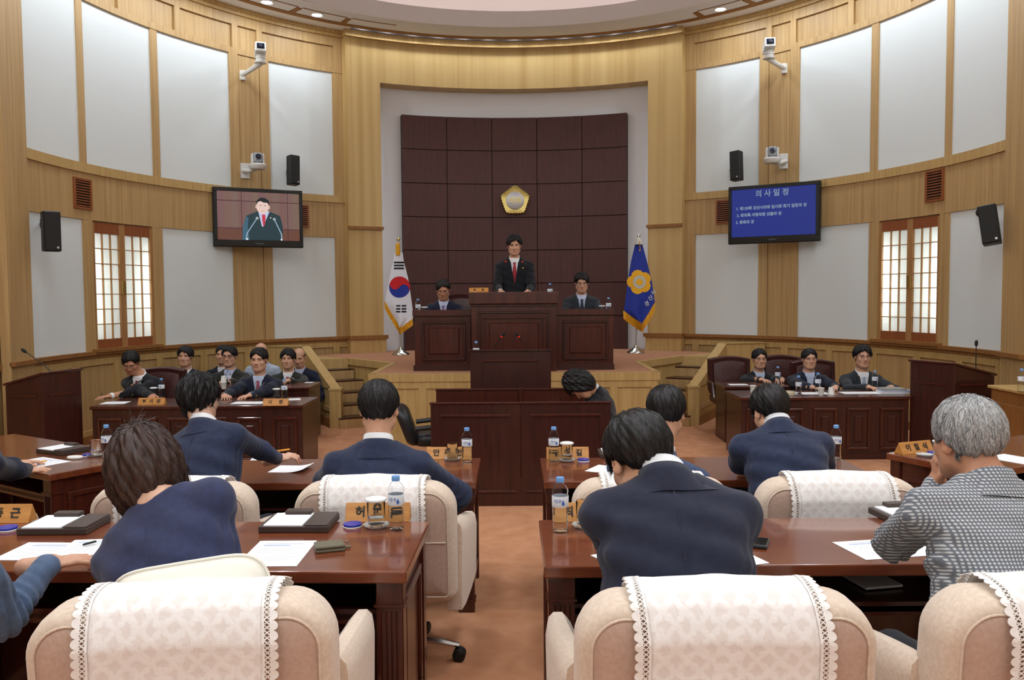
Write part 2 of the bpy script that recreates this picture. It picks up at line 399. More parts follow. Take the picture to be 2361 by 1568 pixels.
# ---- ceiling: flat soffit with a round opening, lip, cove and dome
ZC = 5.90; RL = 4.22
def ceiling():
    mb = MB(); n = 96
    ang = [2*PI*i/n for i in range(n)]
    X0,X1,Y0,Y1 = -5.4,5.46,-4.2,14.95
    inn = [Vector((RCX+RL*math.sin(a),RCY+RL*math.cos(a),ZC)) for a in ang]
    out = []
    for a in ang:
        d = Vector((math.sin(a),math.cos(a)))
        ts = []
        if d.x > 1e-6: ts.append((X1-RCX)/d.x)
        if d.x < -1e-6: ts.append((X0-RCX)/d.x)
        if d.y > 1e-6: ts.append((Y1-RCY)/d.y)
        if d.y < -1e-6: ts.append((Y0-RCY)/d.y)
        t = min(ts); out.append(Vector((RCX+d.x*t,RCY+d.y*t,ZC)))
    ra,rb = 4.86,4.94           # a narrow slot for the lamps that wash the portal
    r1 = [Vector((RCX+ra*math.sin(a),RCY+ra*math.cos(a),ZC)) for a in ang]; r2 = [Vector((RCX+rb*math.sin(a),RCY+rb*math.cos(a),ZC)) for a in ang]
    ann = [(i,(i+1)%n,n+(i+1)%n,n+i) for i in range(n)]
    mb.add(inn+r1, ann); mb.add(r2+out, ann)
    # corner fillers of the rectangle
    for cx,cy in ((X0,Y0),(X1,Y0),(X0,Y1),(X1,Y1)):
        best = sorted(range(n), key=lambda i: (out[i]-Vector((cx,cy,ZC))).length)[:2]
        mb.add([out[best[0]],out[best[1]],Vector((cx,cy,ZC))],[(0,1,2)])
    c = struct(mb.build('ceiling', M_ceil))
    k = MB(); k.cbox(RL-.05,RL,0,360,ZC-.02,6.12, step=3.75); k.build('dome_lip', M_lip, c)
    k = MB(); k.cbox(RL-.01,RL+.45,0,360,ZC+.05,ZC+.07, step=3.75); k.build('cove_shelf', M_lip, c)
    k = MB(); prof = [(RL+.45,5.97),(RL+.45,6.25)]+[((RL+.45)*math.cos(t), 6.25+.95*math.sin(t)) for t in [i*PI/2/14 for i in range(1,15)]]
    k.lathe([(max(r,0.0),z) for r,z in prof], 96, c=(RCX,RCY,0), cap=False); k.build('dome', M_dome, c, smooth='all')
    k = MB(); k.cbox(RL+.10,RL+.20,0,360,ZC+.075,ZC+.11, step=3.75); k.build('cove_lamp', M_cove, c)
    k = MB(); k.cbox(4.85,4.95,31,329,ZC-.001,ZC+.01); k.build('ceiling_infill', M_ceil, c)
    k = MB(); k.cbox(4.84,4.86,-31,31,ZC,ZC+.17); k.cbox(4.94,4.96,-31,31,ZC,ZC+.17); k.cbox(4.84,4.96,-31,31,ZC+.17,ZC+.19); k.build('light_slot', M_gap, c)
    for i in range(13):
        p = pol(-28.5+i*4.75,4.90,ZC+.13); b = MB(); b.lathe([(.028,0),(.03,.03),(0,.035)],12,Matrix.Translation(p)); sp = b.build('slot_lamp', M_black, c)
        l = bpy.data.lights.new('slot_light','AREA'); l.shape = 'DISK'; l.size = .05; l.energy = LIGHT_SLOT; l.color = LIGHT_COLOR; o = bpy.data.objects.new('slot_light', l); COL.objects.link(o); o.location = p+Vector((0,0,-.004)); o.parent = c
    k = MB(); k.cbox(4.74,4.84,-98,98,ZC-.012,ZC+.01); k.build('ceiling_strip', M_oakd, c)
    for a in [x for x in range(-98,99,10)]:
        if abs(a+4.7) < 30: continue
        k = MB(); k.cbox(4.50,4.74,a+4.2,a+5.2,ZC-.012,ZC+.01); k.build('ceiling_crossbar', M_oakd, c)
        k = MB(); k.cbox(4.46,4.48,a+5.2,a+14.2,ZC-.006,ZC+.01); k.build('ceiling_bead', M_oakd, c)
    # a thin pull wire hanging from the dome
    return c
CE = ceiling()
proto = None
def lamp(name, p, r, power, parent, size):
    l = bpy.data.lights.new(name,'AREA'); l.shape = 'DISK'; l.size = size; l.energy = power; l.color = LIGHT_COLOR
    o = bpy.data.objects.new(name, l); COL.objects.link(o); o.location = p; o.parent = parent; return o
for i,a in enumerate(range(-176,180,10)):
    p = pol(a+7,4.62,ZC)
    if p.y < 4.6 or abs(a+7) < 33: continue
    t = thing('ceiling_downlight', 'round recessed downlight glowing in the curved ceiling border', 'downlight', p, group='downlights around the dome')
    if p.y > 11.5:
        side = 'left' if p.x < 0 else 'right'
        t['label'] = 'round recessed downlight in the curved ceiling border, %s of the dome, %s from the portal' % (side, ['first','second','third','fourth','fifth','sixth','seventh'][max(0,min(6,int((abs(a+7)-33)//10)))])
    b = MB(); b.lathe([(.072,-.004),(.09,-.012),(.095,-.006),(.095,.0)],24,cap=False); b.build('trim_ring', M_lip, t, smooth=True)
    b = MB(); b.lathe([(0,-.003),(.07,-.003),(.07,0.0)],24); b.build('lamp_disc', M_lamp, t)
    lamp('lamp_light', (0,0,-.03), .07, LIGHT_DOWN, t, .16)
# square luminaires over the seats behind the dome (out of view)
for ix,x in enumerate((-3.6,-1.2,1.2,3.6)):
    for iy,y in enumerate((-2.6,-.4,1.8,3.9)):
        t = thing('ceiling_light_panel', 'square flush ceiling light panel over the rear seating', 'ceiling light', (x,y,ZC), group='flush light panels over the seating')
        b = MB(); b.box(-.32,.32,-.32,.32,-.02,0); b.build('frame', M_lip, t)
        b = MB(); b.box(-.28,.28,-.28,.28,-.024,-.02); b.build('diffuser', M_lamp, t)
        l = bpy.data.lights.new('panel_light','AREA'); l.shape = 'SQUARE'; l.size = .56; l.energy = LIGHT_REAR; l.color = LIGHT_COLOR
        o = bpy.data.objects.new('panel_light', l); COL.objects.link(o); o.parent = t; o.location = (0,0,-.04)

# ---- stage platform
def stage():
    poly = [(-1.67,9.80),(1.67,9.80),(1.66,11.36),(2.45,12.36)]
    right = [pol(a,5.16) for a in range(31,-1,-3)]
    pts = poly+[(3.05,13.05)]+[(p.x,p.y) for p in [pol(a,5.32) for a in (28,20,10,0,-10,-20,-28)]]+[(-3.05,13.05),(-2.42,12.36),(-1.64,11.40)]
    mb = MB(); mb.prism(pts,0,STG-.03); st = struct(mb.build('stage_platform', M_oak))
    tag(st, None)
    b = MB(); b.prism([(x*1.0,y) for x,y in pts],STG-.03,STG); b.build('stage_carpet', M_carps, st)
    # oak nosing along the front edges
    def nose(p,q,name='nosing',w=.05,z0=STG-.09,z1=STG+.004,m=M_oak):
        p = Vector((*p,0)); q = Vector((*q,0)); d = (q-p); n = Vector((d.y,-d.x,0)).normalized()
        b = MB(); pp = [p+n*.03,q+n*.03,q-n*w,p-n*w]; b.prism([(v.x,v.y) for v in pp],z0,z1); return b.build(name,m,st)
    nose((-1.69,9.80),(1.69,9.80)); nose((1.67,9.80),(1.66,11.36)); nose((-1.64,11.40),(-1.67,9.80))
    nose((1.66,11.36),(2.45,12.36)); nose((-2.42,12.36),(-1.64,11.40))
    # front face: frame of stiles and rails with sunk panels
    for z0,z1 in ((.66,.745),(0,.13)): 
        b = MB(); b.box(-1.67,1.67,9.782,9.80,z0,z1); b.build('stage_rail', M_oak, st)
    for x in (-1.67,-1.11,-.55,.0,.55,1.11,1.59):
        b = MB(); b.box(x,x+.09,9.782,9.80,.13,.66); b.build('stage_stile', M_oak, st)
    b = MB(); b.box(-1.66,1.66,9.79,9.80,.735,.745); b.build('stage_shadow_line', M_oakd, st)
    # stairs on both sides, dark treads and oak risers, with a low solid balustrade
    for s in (-1,1):
        A = Vector((s*2.36,11.15)); B = Vector((s*3.10,12.55)); Cc = Vector((s*3.75,12.72))
        ax = (Vector((s*2.72,12.46))-Vector((s*2.02,11.16))).normalized(); nn = Vector((ax.y,-ax.x))*(1 if s < 0 else -1)
        org = Vector((s*2.02,11.16)); nst = 5; L = 1.33
        def inter(p,d,a,b):
            e = b-a; den = d.x*e.y-d.y*e.x; t = ((a.x-p.x)*e.y-(a.y-p.y)*e.x)/den; return p+d*t
        for k in range(nst):
            q0 = org+ax*(L*k/nst); q1 = org+ax*(L*(k+1)/nst)
            def rightend(q):
                r1 = inter(q,nn,Vector((s*1.665,9)),Vector((s*1.665,11.4)))
                if r1.y > 11.4: r1 = inter(q,nn,Vector((s*1.645,11.38)),Vector((s*2.43,12.34)))
                return r1
            l0,l1 = inter(q0,nn,A,B),inter(q1,nn,A,B); r0,r1 = rightend(q0),rightend(q1)
            zt = STG*(k+1)/(nst+1)
            poly_ = [(l0.x,l0.y),(r0.x,r0.y),(r1.x,r1.y),(l1.x,l1.y)]
            b = MB(); b.prism(poly_,0,zt-.02); b.build('stair_riser', M_oakw, st)
            b = MB(); b.prism(poly_,zt-.02,zt); b.build('stair_tread', M_mahd, st)
        q = org+ax*L; l0 = inter(q,nn,A,B); r0 = Vector((s*2.43,12.34))
        b = MB(); b.prism([(l0.x,l0.y),(r0.x,r0.y),(s*3.05,13.05),(s*3.3,12.9)],0,STG-.001); b.build('stair_landing', M_oak, st)
        # balustrade
        def wallseg(p,q,z0,z1,h0=0.0,t=.05,name='balustrade',m=M_oak):
            d = (q-p).normalized(); n = Vector((d.y,-d.x))*t
            vs = [(*(p+n),h0),(*(p-n),h0),(*(q-n),h0),(*(q+n),h0),(*(p+n),z0),(*(p-n),z0),(*(q-n),z1),(*(q+n),z1)]
            b = MB(); b.add(vs,[(0,1,2,3),(4,5,6,7),(0,1,5,4),(1,2,6,5),(2,3,7,6),(3,0,4,7)]); return b.build(name,m,st)
        wallseg(A,B,.50,.985); wallseg(B,Cc,.985,.99)
        wallseg(A,B,.52,1.005,.505,.065,'balustrade_cap',M_oak); wallseg(B,Cc,1.005,1.01,.99,.065,'balustrade_cap',M_oak)
        b = MB(); b.box(A.x-.075,A.x+.075,A.y-.075,A.y+.075,0,.50); b.build('newel', M_oak, st)
        b = MB(); b.box(A.x-.085,A.x+.085,A.y-.085,A.y+.085,.50,.525); b.build('newel_cap', M_oak, st)
        wallseg(A+Vector((s*.04,-.03)),B+Vector((s*.04,-.03)),.12,.12,0,.05,'balustrade_base',M_oakd)
        wallseg(A+Vector((s*.015,-.01)),B+Vector((s*.015,-.01)),.26,.26,.20,.05,'balustrade_rail',M_oakw)
stage()

# ================================================================== WALL FIXTURES
def rotm(yaw=0, pitch=0, roll=0): return Matrix.Rotation(yaw,4,'Z') @ Matrix.Rotation(pitch,4,'X') @ Matrix.Rotation(roll,4,'Y')
def poly_flat(mb, pts, y, M=None):
    "flat polygon (x,z) at depth y facing -Y"
    vs = [Vector((p[0],y,p[1])) for p in pts]
    if M is not None: vs = [M @ v for v in vs]
    mb.add(vs,[tuple(range(len(pts)))])
def circle(cx,cz,r,n=20,a0=0,a1=2*PI): return [(cx+r*math.cos(a0+(a1-a0)*i/n), cz+r*math.sin(a0+(a1-a0)*i/n)) for i in range(n if abs(a1-a0-2*PI) < 1e-6 else n+1)]
def screen_mat(name,c,s=1.0): return mat(name,(10,10,10),.4,emit=c,estr=s)

def television(label, L, R, z0, z1, picture):
    "L,R: xy of the left and right ends as the room sees them"
    L = Vector(L); R = Vector(R); c = (L+R)/2; d = R-L; W = d.length; yaw = math.atan2(d.y,d.x); Hh = z1-z0
    t = thing('television', label, 'television', (c.x,c.y,z0), yaw, 'wall televisions')
    w2 = W/2; bz = .055; bb = .10
    b = MB(); b.box(-w2,w2,0,.09,0,Hh); b.build('casing', M_black, t, bevel=.01, bseg=2)
    b = MB()
    b.box(-w2+.008,w2-.008,-.012,.01,.008,bb); b.box(-w2+.008,w2-.008,-.012,.01,Hh-bz,Hh-.008)
    b.box(-w2+.008,-w2+bz,-.012,.01,bb,Hh-bz); b.box(w2-bz,w2-.008,-.012,.01,bb,Hh-bz); b.build('bezel', mat('gloss_black',(12,12,14),.15), t, bevel=.003)
    b = MB(); b.box(-w2+bz,w2-bz,-.004,.006,bb,Hh-bz)
    scr = b.build('screen', screen_mat('screen_'+picture, (196,120,110) if picture == 'man' else (34,60,176), .42 if picture == 'man' else .5), t)
    sw, sh = W-2*bz, Hh-bz-bb; x0, y0 = -w2+bz, bb
    def pic(pts, c, k, s=1.0, nm='picture_patch'):
        m = MB(); poly_flat(m, [(x0+u*sw, y0+v*sh) for u,v in pts], -.0045-.0004*k); return m.build(nm, screen_mat('scr_%d_%d_%d'%c, c, s), scr)
    if picture == 'man':
        for i in range(12):
            u = i/12; cc = (160,116+6*(i%3),116-6*(i%2)); pic([(u,.0),(u+1/12,.0),(u+1/12,1),(u,1)], cc, 0, .55)
        pic([(0,0),(1,0),(1,.24),(0,.24)], (146,92,74), 1, .5)
        for v in (.235,.80): pic([(0,v),(1,v-.01),(1,v+.008),(0,v+.018)], (110,66,74), 2, .5)
        for u in (.285,.85): pic([(u,0),(u+.008,0),(u+.008,1),(u,1)], (104,62,70), 2, .5)
        pic([(.29,0),(.30,.26),(.34,.50),(.49,.61),(.62,.61),(.76,.52),(.79,.28),(.78,0)], (34,66,74), 3, .7)
        pic([(.29,0),(.30,.26),(.34,.50),(.37,.46),(.36,.25),(.38,0)], (70,116,140), 4, .7)
        pic([(.49,.61),(.53,.30),(.545,.28),(.63,.61)], (206,214,246), 4, .9)
        pic([(.535,.54),(.575,.54),(.58,.46),(.565,.31),(.545,.31),(.535,.46)], (226,60,84), 5, .8)
        pic([(.545+.075*math.cos(a),.70+.145*math.sin(a)) for a in [2*PI*i/24 for i in range(24)]], (240,208,196), 6, .95)
        pic([(.462,.74),(.455,.68),(.47,.66),(.48,.74)], (230,190,176), 6, .9); pic([(.628,.74),(.638,.68),(.622,.64),(.61,.74)], (230,190,176), 6, .9)
        pic([(.465,.74),(.475,.83),(.52,.89),(.57,.89),(.62,.84),(.632,.74),(.60,.79),(.56,.79),(.52,.82),(.49,.80)], (22,34,44), 7, .6)
        for u in (.52,.575): pic([(u-.014,.735),(u+.014,.735),(u+.012,.722),(u-.012,.722)], (150,120,130), 8, .7)
        pic([(.53,.62),(.565,.62),(.56,.61),(.535,.61)], (200,150,150), 8, .8)
        for sx,(a,b_,c_) in (((-1),((.335,.0),(.35,.14),(.475,.46))),((1),((.775,.02),(.77,.14),(.685,.45)))):
            for p,q in ((a,b_),(b_,c_)):
                nx = .007; pic([(p[0]-nx,p[1]),(p[0]+nx,p[1]),(q[0]+nx,q[1]),(q[0]-nx,q[1])], (168,196,220), 9, .8)
            pic([(c_[0]+.018*math.cos(i*PI/6),c_[1]+.03*math.sin(i*PI/6)) for i in range(12)], (186,196,196), 10, .8)
            pic([(b_[0]+.012*math.cos(i*PI/6),b_[1]-.12+.02*math.sin(i*PI/6)) for i in range(12)], (240,246,250), 10, .9)
        pic([(.64+.008*math.cos(i*PI/6),.475+.014*math.sin(i*PI/6)) for i in range(12)], (240,240,230), 9, .9)
    else:
        mt = screen_mat('screen_letters',(150,168,190),.75)
        def line(s_, size, cx, cz): text_obj(s_, size, mt, scr, Matrix.Translation((cx,-.006,cz)) @ FACE_S, 'screen_text', .0003, .002)
        line('의 사 일 정', sh*.155, x0+sw*.49, y0+sh*.885)
        for s_,cu,v in (('1. 제130회 경산시의회 임시회 회기 결정의 건',.475,.60),('2. 회의록 서명의원 선출의 건',.335,.455),('3. 휴회의 건',.165,.31)):
            line(s_, sh*.079, x0+sw*cu, y0+sh*v)
    b = MB(); b.box(-.06,.06,-.0135,-.012,.045,.055); b.build('maker_badge', M_inkg if False else mat('badge_grey',(90,96,110),.5), t)
    b = MB(); b.box(-.16,.16,.09,.20,Hh*.35,Hh*.65); b.build('wall_mount', M_black, t)
television('wall television showing a man speaking at microphones', (-4.225,11.98), (-3.10,12.55), 2.457, 3.297, 'man')
television('wall television showing a blue agenda text slide', (3.17,12.55), (4.27,11.85), 2.46, 3.30, 'agenda')

def wall_speaker(label, px,py, Y, w_, h_, yaw, pitch, roll, wallp):
    p = at(px,py,Y); t = thing('wall_speaker', label, 'speaker', p, 0, 'black wall loudspeakers')
    M = rotm(yaw,pitch,roll); d = .14
    b = MB(); b.box(-w_/2,w_/2,0,d,-h_/2,h_/2,M); b.build('cabinet', M_black, t, bevel=.008)
    b = MB(); b.box(-w_/2+.01,w_/2-.01,-.012,.0,-h_/2+.01,h_/2-.01,M); b.build('grille', M_grille, t, bevel=.004)
    b = MB(); b.box(w_*.22,w_*.34,-.014,-.012,-h_/2+.03,-h_/2+.05,M); b.build('badge', M_silver, t)
    q = Vector(wallp)-p; b = MB(); s0 = M @ Vector((0,d,.02)); b.tube([s0,(s0+q)*.5+Vector((0,0,.0)),q],.018,8); b.build('bracket', M_black, t, smooth=True)
    b = MB(); b.lathe([(.05,-.03),(.05,.03)],12,Matrix.Translation(q) @ Matrix.Rotation(PI/2,4,'X')); b.build('bracket_plate', M_black, t)
wall_speaker('black loudspeaker on the left wall beside the lattice window', 121,533,8.9,.165,.42,math.radians(40),0,0,pol(-88.4,5.2,2.56))
wall_speaker('slim black loudspeaker on the wall above the left television', 681,391,12.75,.155,.44,math.radians(42),math.radians(-4),math.radians(3),pol(-41.8,5.2,3.62))
wall_speaker('slim black loudspeaker on the wall above the right television', 1693,381,12.75,.155,.44,math.radians(-42),math.radians(-4),math.radians(-4),pol(40.2,5.2,3.63))
wall_speaker('tilted black loudspeaker on the right wall beside the lattice window', 2280,516,8.8,.17,.41,math.radians(-35),math.radians(-8),math.radians(-9),pol(86.2,5.2,2.62))

def wall_vent(label, th, z0, z1, dth):
    c = pol(th,5.17,z0); t = thing('wall_vent', label, 'vent', c, 0, 'slatted wall vents'); inv = -Vector(c)
    def k(name,m,*a):
        b = MB(); b.cbox(*a); b.v = [tuple(Vector(p)+inv) for p in b.v]; return b.build(name,m,t)
    a,b_ = th-dth/2, th+dth/2
    k('backing', M_gap, 5.163,5.171,a,b_,z0,z1)
    for n,args in (('frame',(a-.3,a,z0-.025,z1+.025)),('frame',(b_,b_+.3,z0-.025,z1+.025)),('frame',(a,b_,z0-.025,z0)),('frame',(a,b_,z1,z1+.025))): k(n,M_red,5.150,5.172,*args)
    ns = 10
    for i in range(ns):
        z = z0+(z1-z0)*(i+.5)/ns; k('slat', M_red, 5.153,5.166,a,b_,z-.008,z+.006)
wall_vent('slatted wooden air vent above the left lattice window', -80.4, 2.81, 3.12, 2.9)
wall_vent('slatted wooden air vent half hidden behind the left television', -39.9, 2.83, 3.13, 2.6)
wall_vent('slatted wooden air vent half hidden behind the right television', 38.9, 2.84, 3.16, 2.6)
wall_vent('slatted wooden air vent above the right lattice window', 77.6, 2.85, 3.18, 2.9)

def box_camera(label, pw, pb, yaw):
    t = thing('wall_camera', label, 'camera', pb, 0, 'wall cameras'); q = Vector(pw)-Vector(pb)
    b = MB(); b.tube([q+Vector((0,0,-.02)),q*.5+Vector((0,0,-.10)),Vector((0,0,-.17))],[.035,.035,.04],8); b.build('bracket_arm', M_camw, t, smooth=True)
    M = Matrix.Translation(q) ; b = MB(); b.box(-.05,.05,-.03,.03,-.09,.05,M); b.build('bracket_plate', M_camw, t, bevel=.006)
    b = MB(); b.lathe([(.085,-.17),(.085,-.155),(.065,-.15),(.065,-.11),(.072,-.105),(.072,-.085),(.055,-.08),(.055,-.05)],20); b.build('pan_base', M_camw, t, smooth=True)
    M = Matrix.Rotation(yaw,4,'Z') @ Matrix.Rotation(math.radians(-12),4,'X')
    b = MB(); b.box(-.075,.075,-.12,.14,-.055,.085,M); b.build('housing', M_camw, t, bevel=.012, bseg=2)
    b = MB(); b.box(-.052,.052,-.126,-.118,-.02,.06,M); b.build('lens_window', M_lens, t)
    b = MB(); b.lathe([(.026,0),(.026,.012),(.018,.014),(0,.010)],16, M @ Matrix.Translation((0,-.126,.02)) @ Matrix.Rotation(PI/2,4,'X')); b.build('lens', mat('lens_ring',(60,64,76),.2), t, smooth=True)
box_camera('white box camera on an arm high on the left pilaster', pol(-49.9,5.18,4.98), at(600,118,12.3), math.radians(20))
box_camera('white box camera on an arm high on the right pilaster', pol(49.6,5.18,5.02), at(1773,108,12.3), math.radians(-8))
def dome_camera(label, pw, pb, yaw):
    t = thing('wall_camera', label, 'camera', pb, 0, 'wall cameras'); q = Vector(pw)-Vector(pb)
    b = MB(); b.box(-.02,.02,-.10,.10,-.11,.11,Matrix.Translation(q) @ Matrix.Rotation(yaw+PI/2,4,'Z')); b.build('wall_plate', M_camw, t, bevel=.006)
    b = MB(); b.tube([q,(q*.5)+Vector((0,0,-.07)),Vector((0,0,-.10))],.03,8); b.build('bracket_arm', M_camw, t, smooth=True)
    b = MB(); b.lathe([(0,-.12),(.10,-.115),(.125,-.08),(.125,-.05),(.105,-.035),(0,-.03)],24); b.build('turntable', M_camw, t, smooth=True)
    M = Matrix.Rotation(yaw,4,'Z') @ Matrix.Rotation(math.radians(-6),4,'X')
    b = MB()
    for sx in (-1,1): b.box(sx*.075-.014,sx*.075+.014,-.06,.06,-.04,.10,M)
    b.build('yoke', M_camw, t, bevel=.008)
    b = MB(); b.box(-.06,.06,-.085,.08,-.03,.11,M); b.build('head', mat('camera_grey',(150,156,160),.4), t, bevel=.02, bseg=2)
    b = MB(); b.lathe([(.040,-.01),(.040,.015),(.030,.018),(.0,.010)],20, M @ Matrix.Translation((0,-.085,.045)) @ Matrix.Rotation(PI/2,4,'X')); b.build('lens', M_lens, t, smooth=True)
dome_camera('white pan-tilt camera on the left pilaster above the television', pol(-50.2,5.18,3.58), at(594,372,12.25), math.radians(25))
dome_camera('white pan-tilt camera on the right pilaster above the television', pol(50.0,5.18,3.66), at(1780,358,12.2), math.radians(-10))

# ---- gold emblem on the dark screen
def emblem():
    c = at(1187.5,463,14.35); t = thing('wall_emblem', 'gold five-sided emblem with silver disc on the dark screen', 'emblem', c)
    R0 = .262; pts = []
    for i in range(60):
        a = PI/2+2*PI*i/60; k = (a-PI/2)/(2*PI/5); fr = abs((k%1)-.5)*2      # 1 at tips, 0 mid-sides
        r = R0*(.86+.14*fr**1.6)+.006*math.cos(30*(a-PI/2)); pts.append((r*math.cos(a),r*math.sin(a)))
    b = MB(); n = len(pts)
    rings = [[(p[0],.0,p[1]) for p in pts],[(p[0],-.02,p[1]) for p in pts],[(p[0]*.93,-.04,p[1]*.93) for p in pts],[(p[0]*.66,-.028,p[1]*.66) for p in pts]]
    b.loft(rings); b.build('petal_plate', M_gold, t, smooth=True)
    b = MB(); b.lathe([(.150,.0),(.150,.012),(.140,.016),(.0,.016)],40, Matrix.Translation((0,-.028,0)) @ Matrix.Rotation(PI/2,4,'X')); b.build('disc', M_silver, t, smooth=True)
    text_obj('의회', .115, M_gold, t, Matrix.Translation((0,-.048,-.004)) @ FACE_S, 'relief_letters', .006, .002)
    for i in list(range(-6,7)):
        a = PI/2+i*.19; k = (a-PI/2)/(2*PI/5); fr = abs((k%1)-.5)*2; r = R0*(.86+.14*fr**1.6)*.90
        b = MB(); b.lathe([(0,-.009),(.007,-.006),(.009,0),(.007,.006),(0,.009)],10,Matrix.Translation((r*math.cos(a),-.042,r*math.sin(a)))); b.build('glint_bead', M_gold, t, smooth='all')  # added beads standing in for the small reflected glints on the rim
emblem()

# ---- flags
def flag_stand(name, label, pbase, ztop, lean):
    p = onz(pbase[0],pbase[1],STG); return p
def flag(label, foot_px, pole_top_px, Y, outline, finial, cloth_m, deco):
    foot = at(foot_px[0], foot_px[1], Y); foot.z = STG
    t = thing('flag_stand', label, 'flag', foot, 0)
    L = lambda px,py,dy=0: at(px,py,Y)-foot+Vector((0,dy,0))
    b = MB(); b.lathe([(0,0),(.135,0),(.135,.012),(.12,.03),(.075,.055),(.06,.075),(.032,.09),(.026,.12),(0,.122)],32); b.build('base', M_steel, t, smooth=True)
    top = L(*pole_top_px); b = MB(); b.tube([(0,0,.11),top],.0125,10); b.build('pole', M_silver, t, smooth=True)
    b = MB()
    if finial == 'ball': b.lathe([(0,-.028),(.012,-.03),(.012,-.02),(.02,-.018),(.028,0),(.02,.02),(0,.028)],16,Matrix.Translation(top)); b.build('finial', M_gold, t, smooth='all')
    else: b.lathe([(.012,-.05),(.014,-.01),(.022,.02),(.018,.05),(0,.09)],14,Matrix.Translation(top)); b.build('finial', M_chrome, t, smooth='all')
    # cloth: rows between left and right borders, folds in depth
    def borders(v):
        ys = [q[0] for q in outline]; i = 0
        ls = np.interp(v,ys,[q[1] for q in outline]); rs = np.interp(v,ys,[q[2] for q in outline]); return ls,rs
    y0,y1 = outline[0][0], outline[-1][0]
    def fold(u,v):    # depth offset
        return -.03-.05*v*(.5+.5*math.cos((u-.35)*9))-.045*v*math.sin(u*PI)
    def surf(px,py,off=0):
        v = (py-y0)/(y1-y0); l,r = borders(py); u = (px-l)/max(r-l,1e-3)
        return L(px,py,fold(min(max(u,0),1),min(max(v,0),1))-off)
    b = MB(); nu,nv = 18,26; rows = []
    for j in range(nv+1):
        py = y0+(y1-y0)*j/nv; l,r = borders(py); rows.append([surf(l+(r-l)*i/nu,py) for i in range(nu+1)])
    back = [[p+Vector((0,.004,0)) for p in r_] for r_ in rows]
    N = nu+1; vs = [p for r_ in rows for p in r_]+[p for r_ in back for p in r_]; o = N*(nv+1); fs = []
    for j in range(nv):
        for i in range(nu):
            a = j*N+i; fs.append((a,a+1,a+N+1,a+N)); fs.append((o+a,o+a+N,o+a+N+1,o+a+1))
    b.add(vs,fs); cl = b.build('flag_cloth', cloth_m, t, smooth='all')
    def patch(name, pts, m, off=.004):
        # fan-triangulated polygon laid on the cloth, subdivided so that it follows the folds
        cx = sum(p[0] for p in pts)/len(pts); cy = sum(p[1] for p in pts)/len(pts); rings = []
        for k in (1,.66,.33):
            rings.append([surf(cx+(p[0]-cx)*k,cy+(p[1]-cy)*k,off) for p in pts])
        q = MB(); q.loft(rings,cap=False); n = len(pts); q.add(rings[-1],[tuple(range(n))]); return q.build(name,m,cl)
    deco(t,cl,patch,surf,L)
    return t
def bar(x0,x1,y0,y1,n=6): return [(x0+(x1-x0)*i/n,y0) for i in range(n+1)]+[(x1-(x1-x0)*i/n,y1) for i in range(n+1)]
def fringe(t, surf, pts, drop, m=M_yellow):
    # pts: polyline of (px,py) at the hem; strands hang below, slightly ragged
    segs = []
    for (a,b_) in zip(pts,pts[1:]):
        n = max(4,int(math.hypot(b_[0]-a[0],b_[1]-a[1])/1.3))
        segs += [(a[0]+(b_[0]-a[0])*i/n,a[1]+(b_[1]-a[1])*i/n) for i in range(n)]
    q = MB(); rnd = random.Random(3)
    for (x,y) in segs:
        p0 = surf(x-.95,y-1.5,.004); p1 = surf(x+.95,y-1.5,.004); d = drop*(.9+.2*rnd.random())*.0069; dx = rnd.uniform(-.004,.004)
        e0 = p0+Vector((dx,-.004,-d)); e1 = p1+Vector((dx-.002,-.004,-d)); th = Vector((0,.004,0))
        q.add([p0,p1,e1,e0,p0+th,p1+th,e1+th,e0+th],[(0,1,2,3),(7,6,5,4),(0,4,5,1),(1,5,6,2),(2,6,7,3),(3,7,4,0)])
    o = q.build('fringe', m, t); o['kind'] = 'stuff'; return o
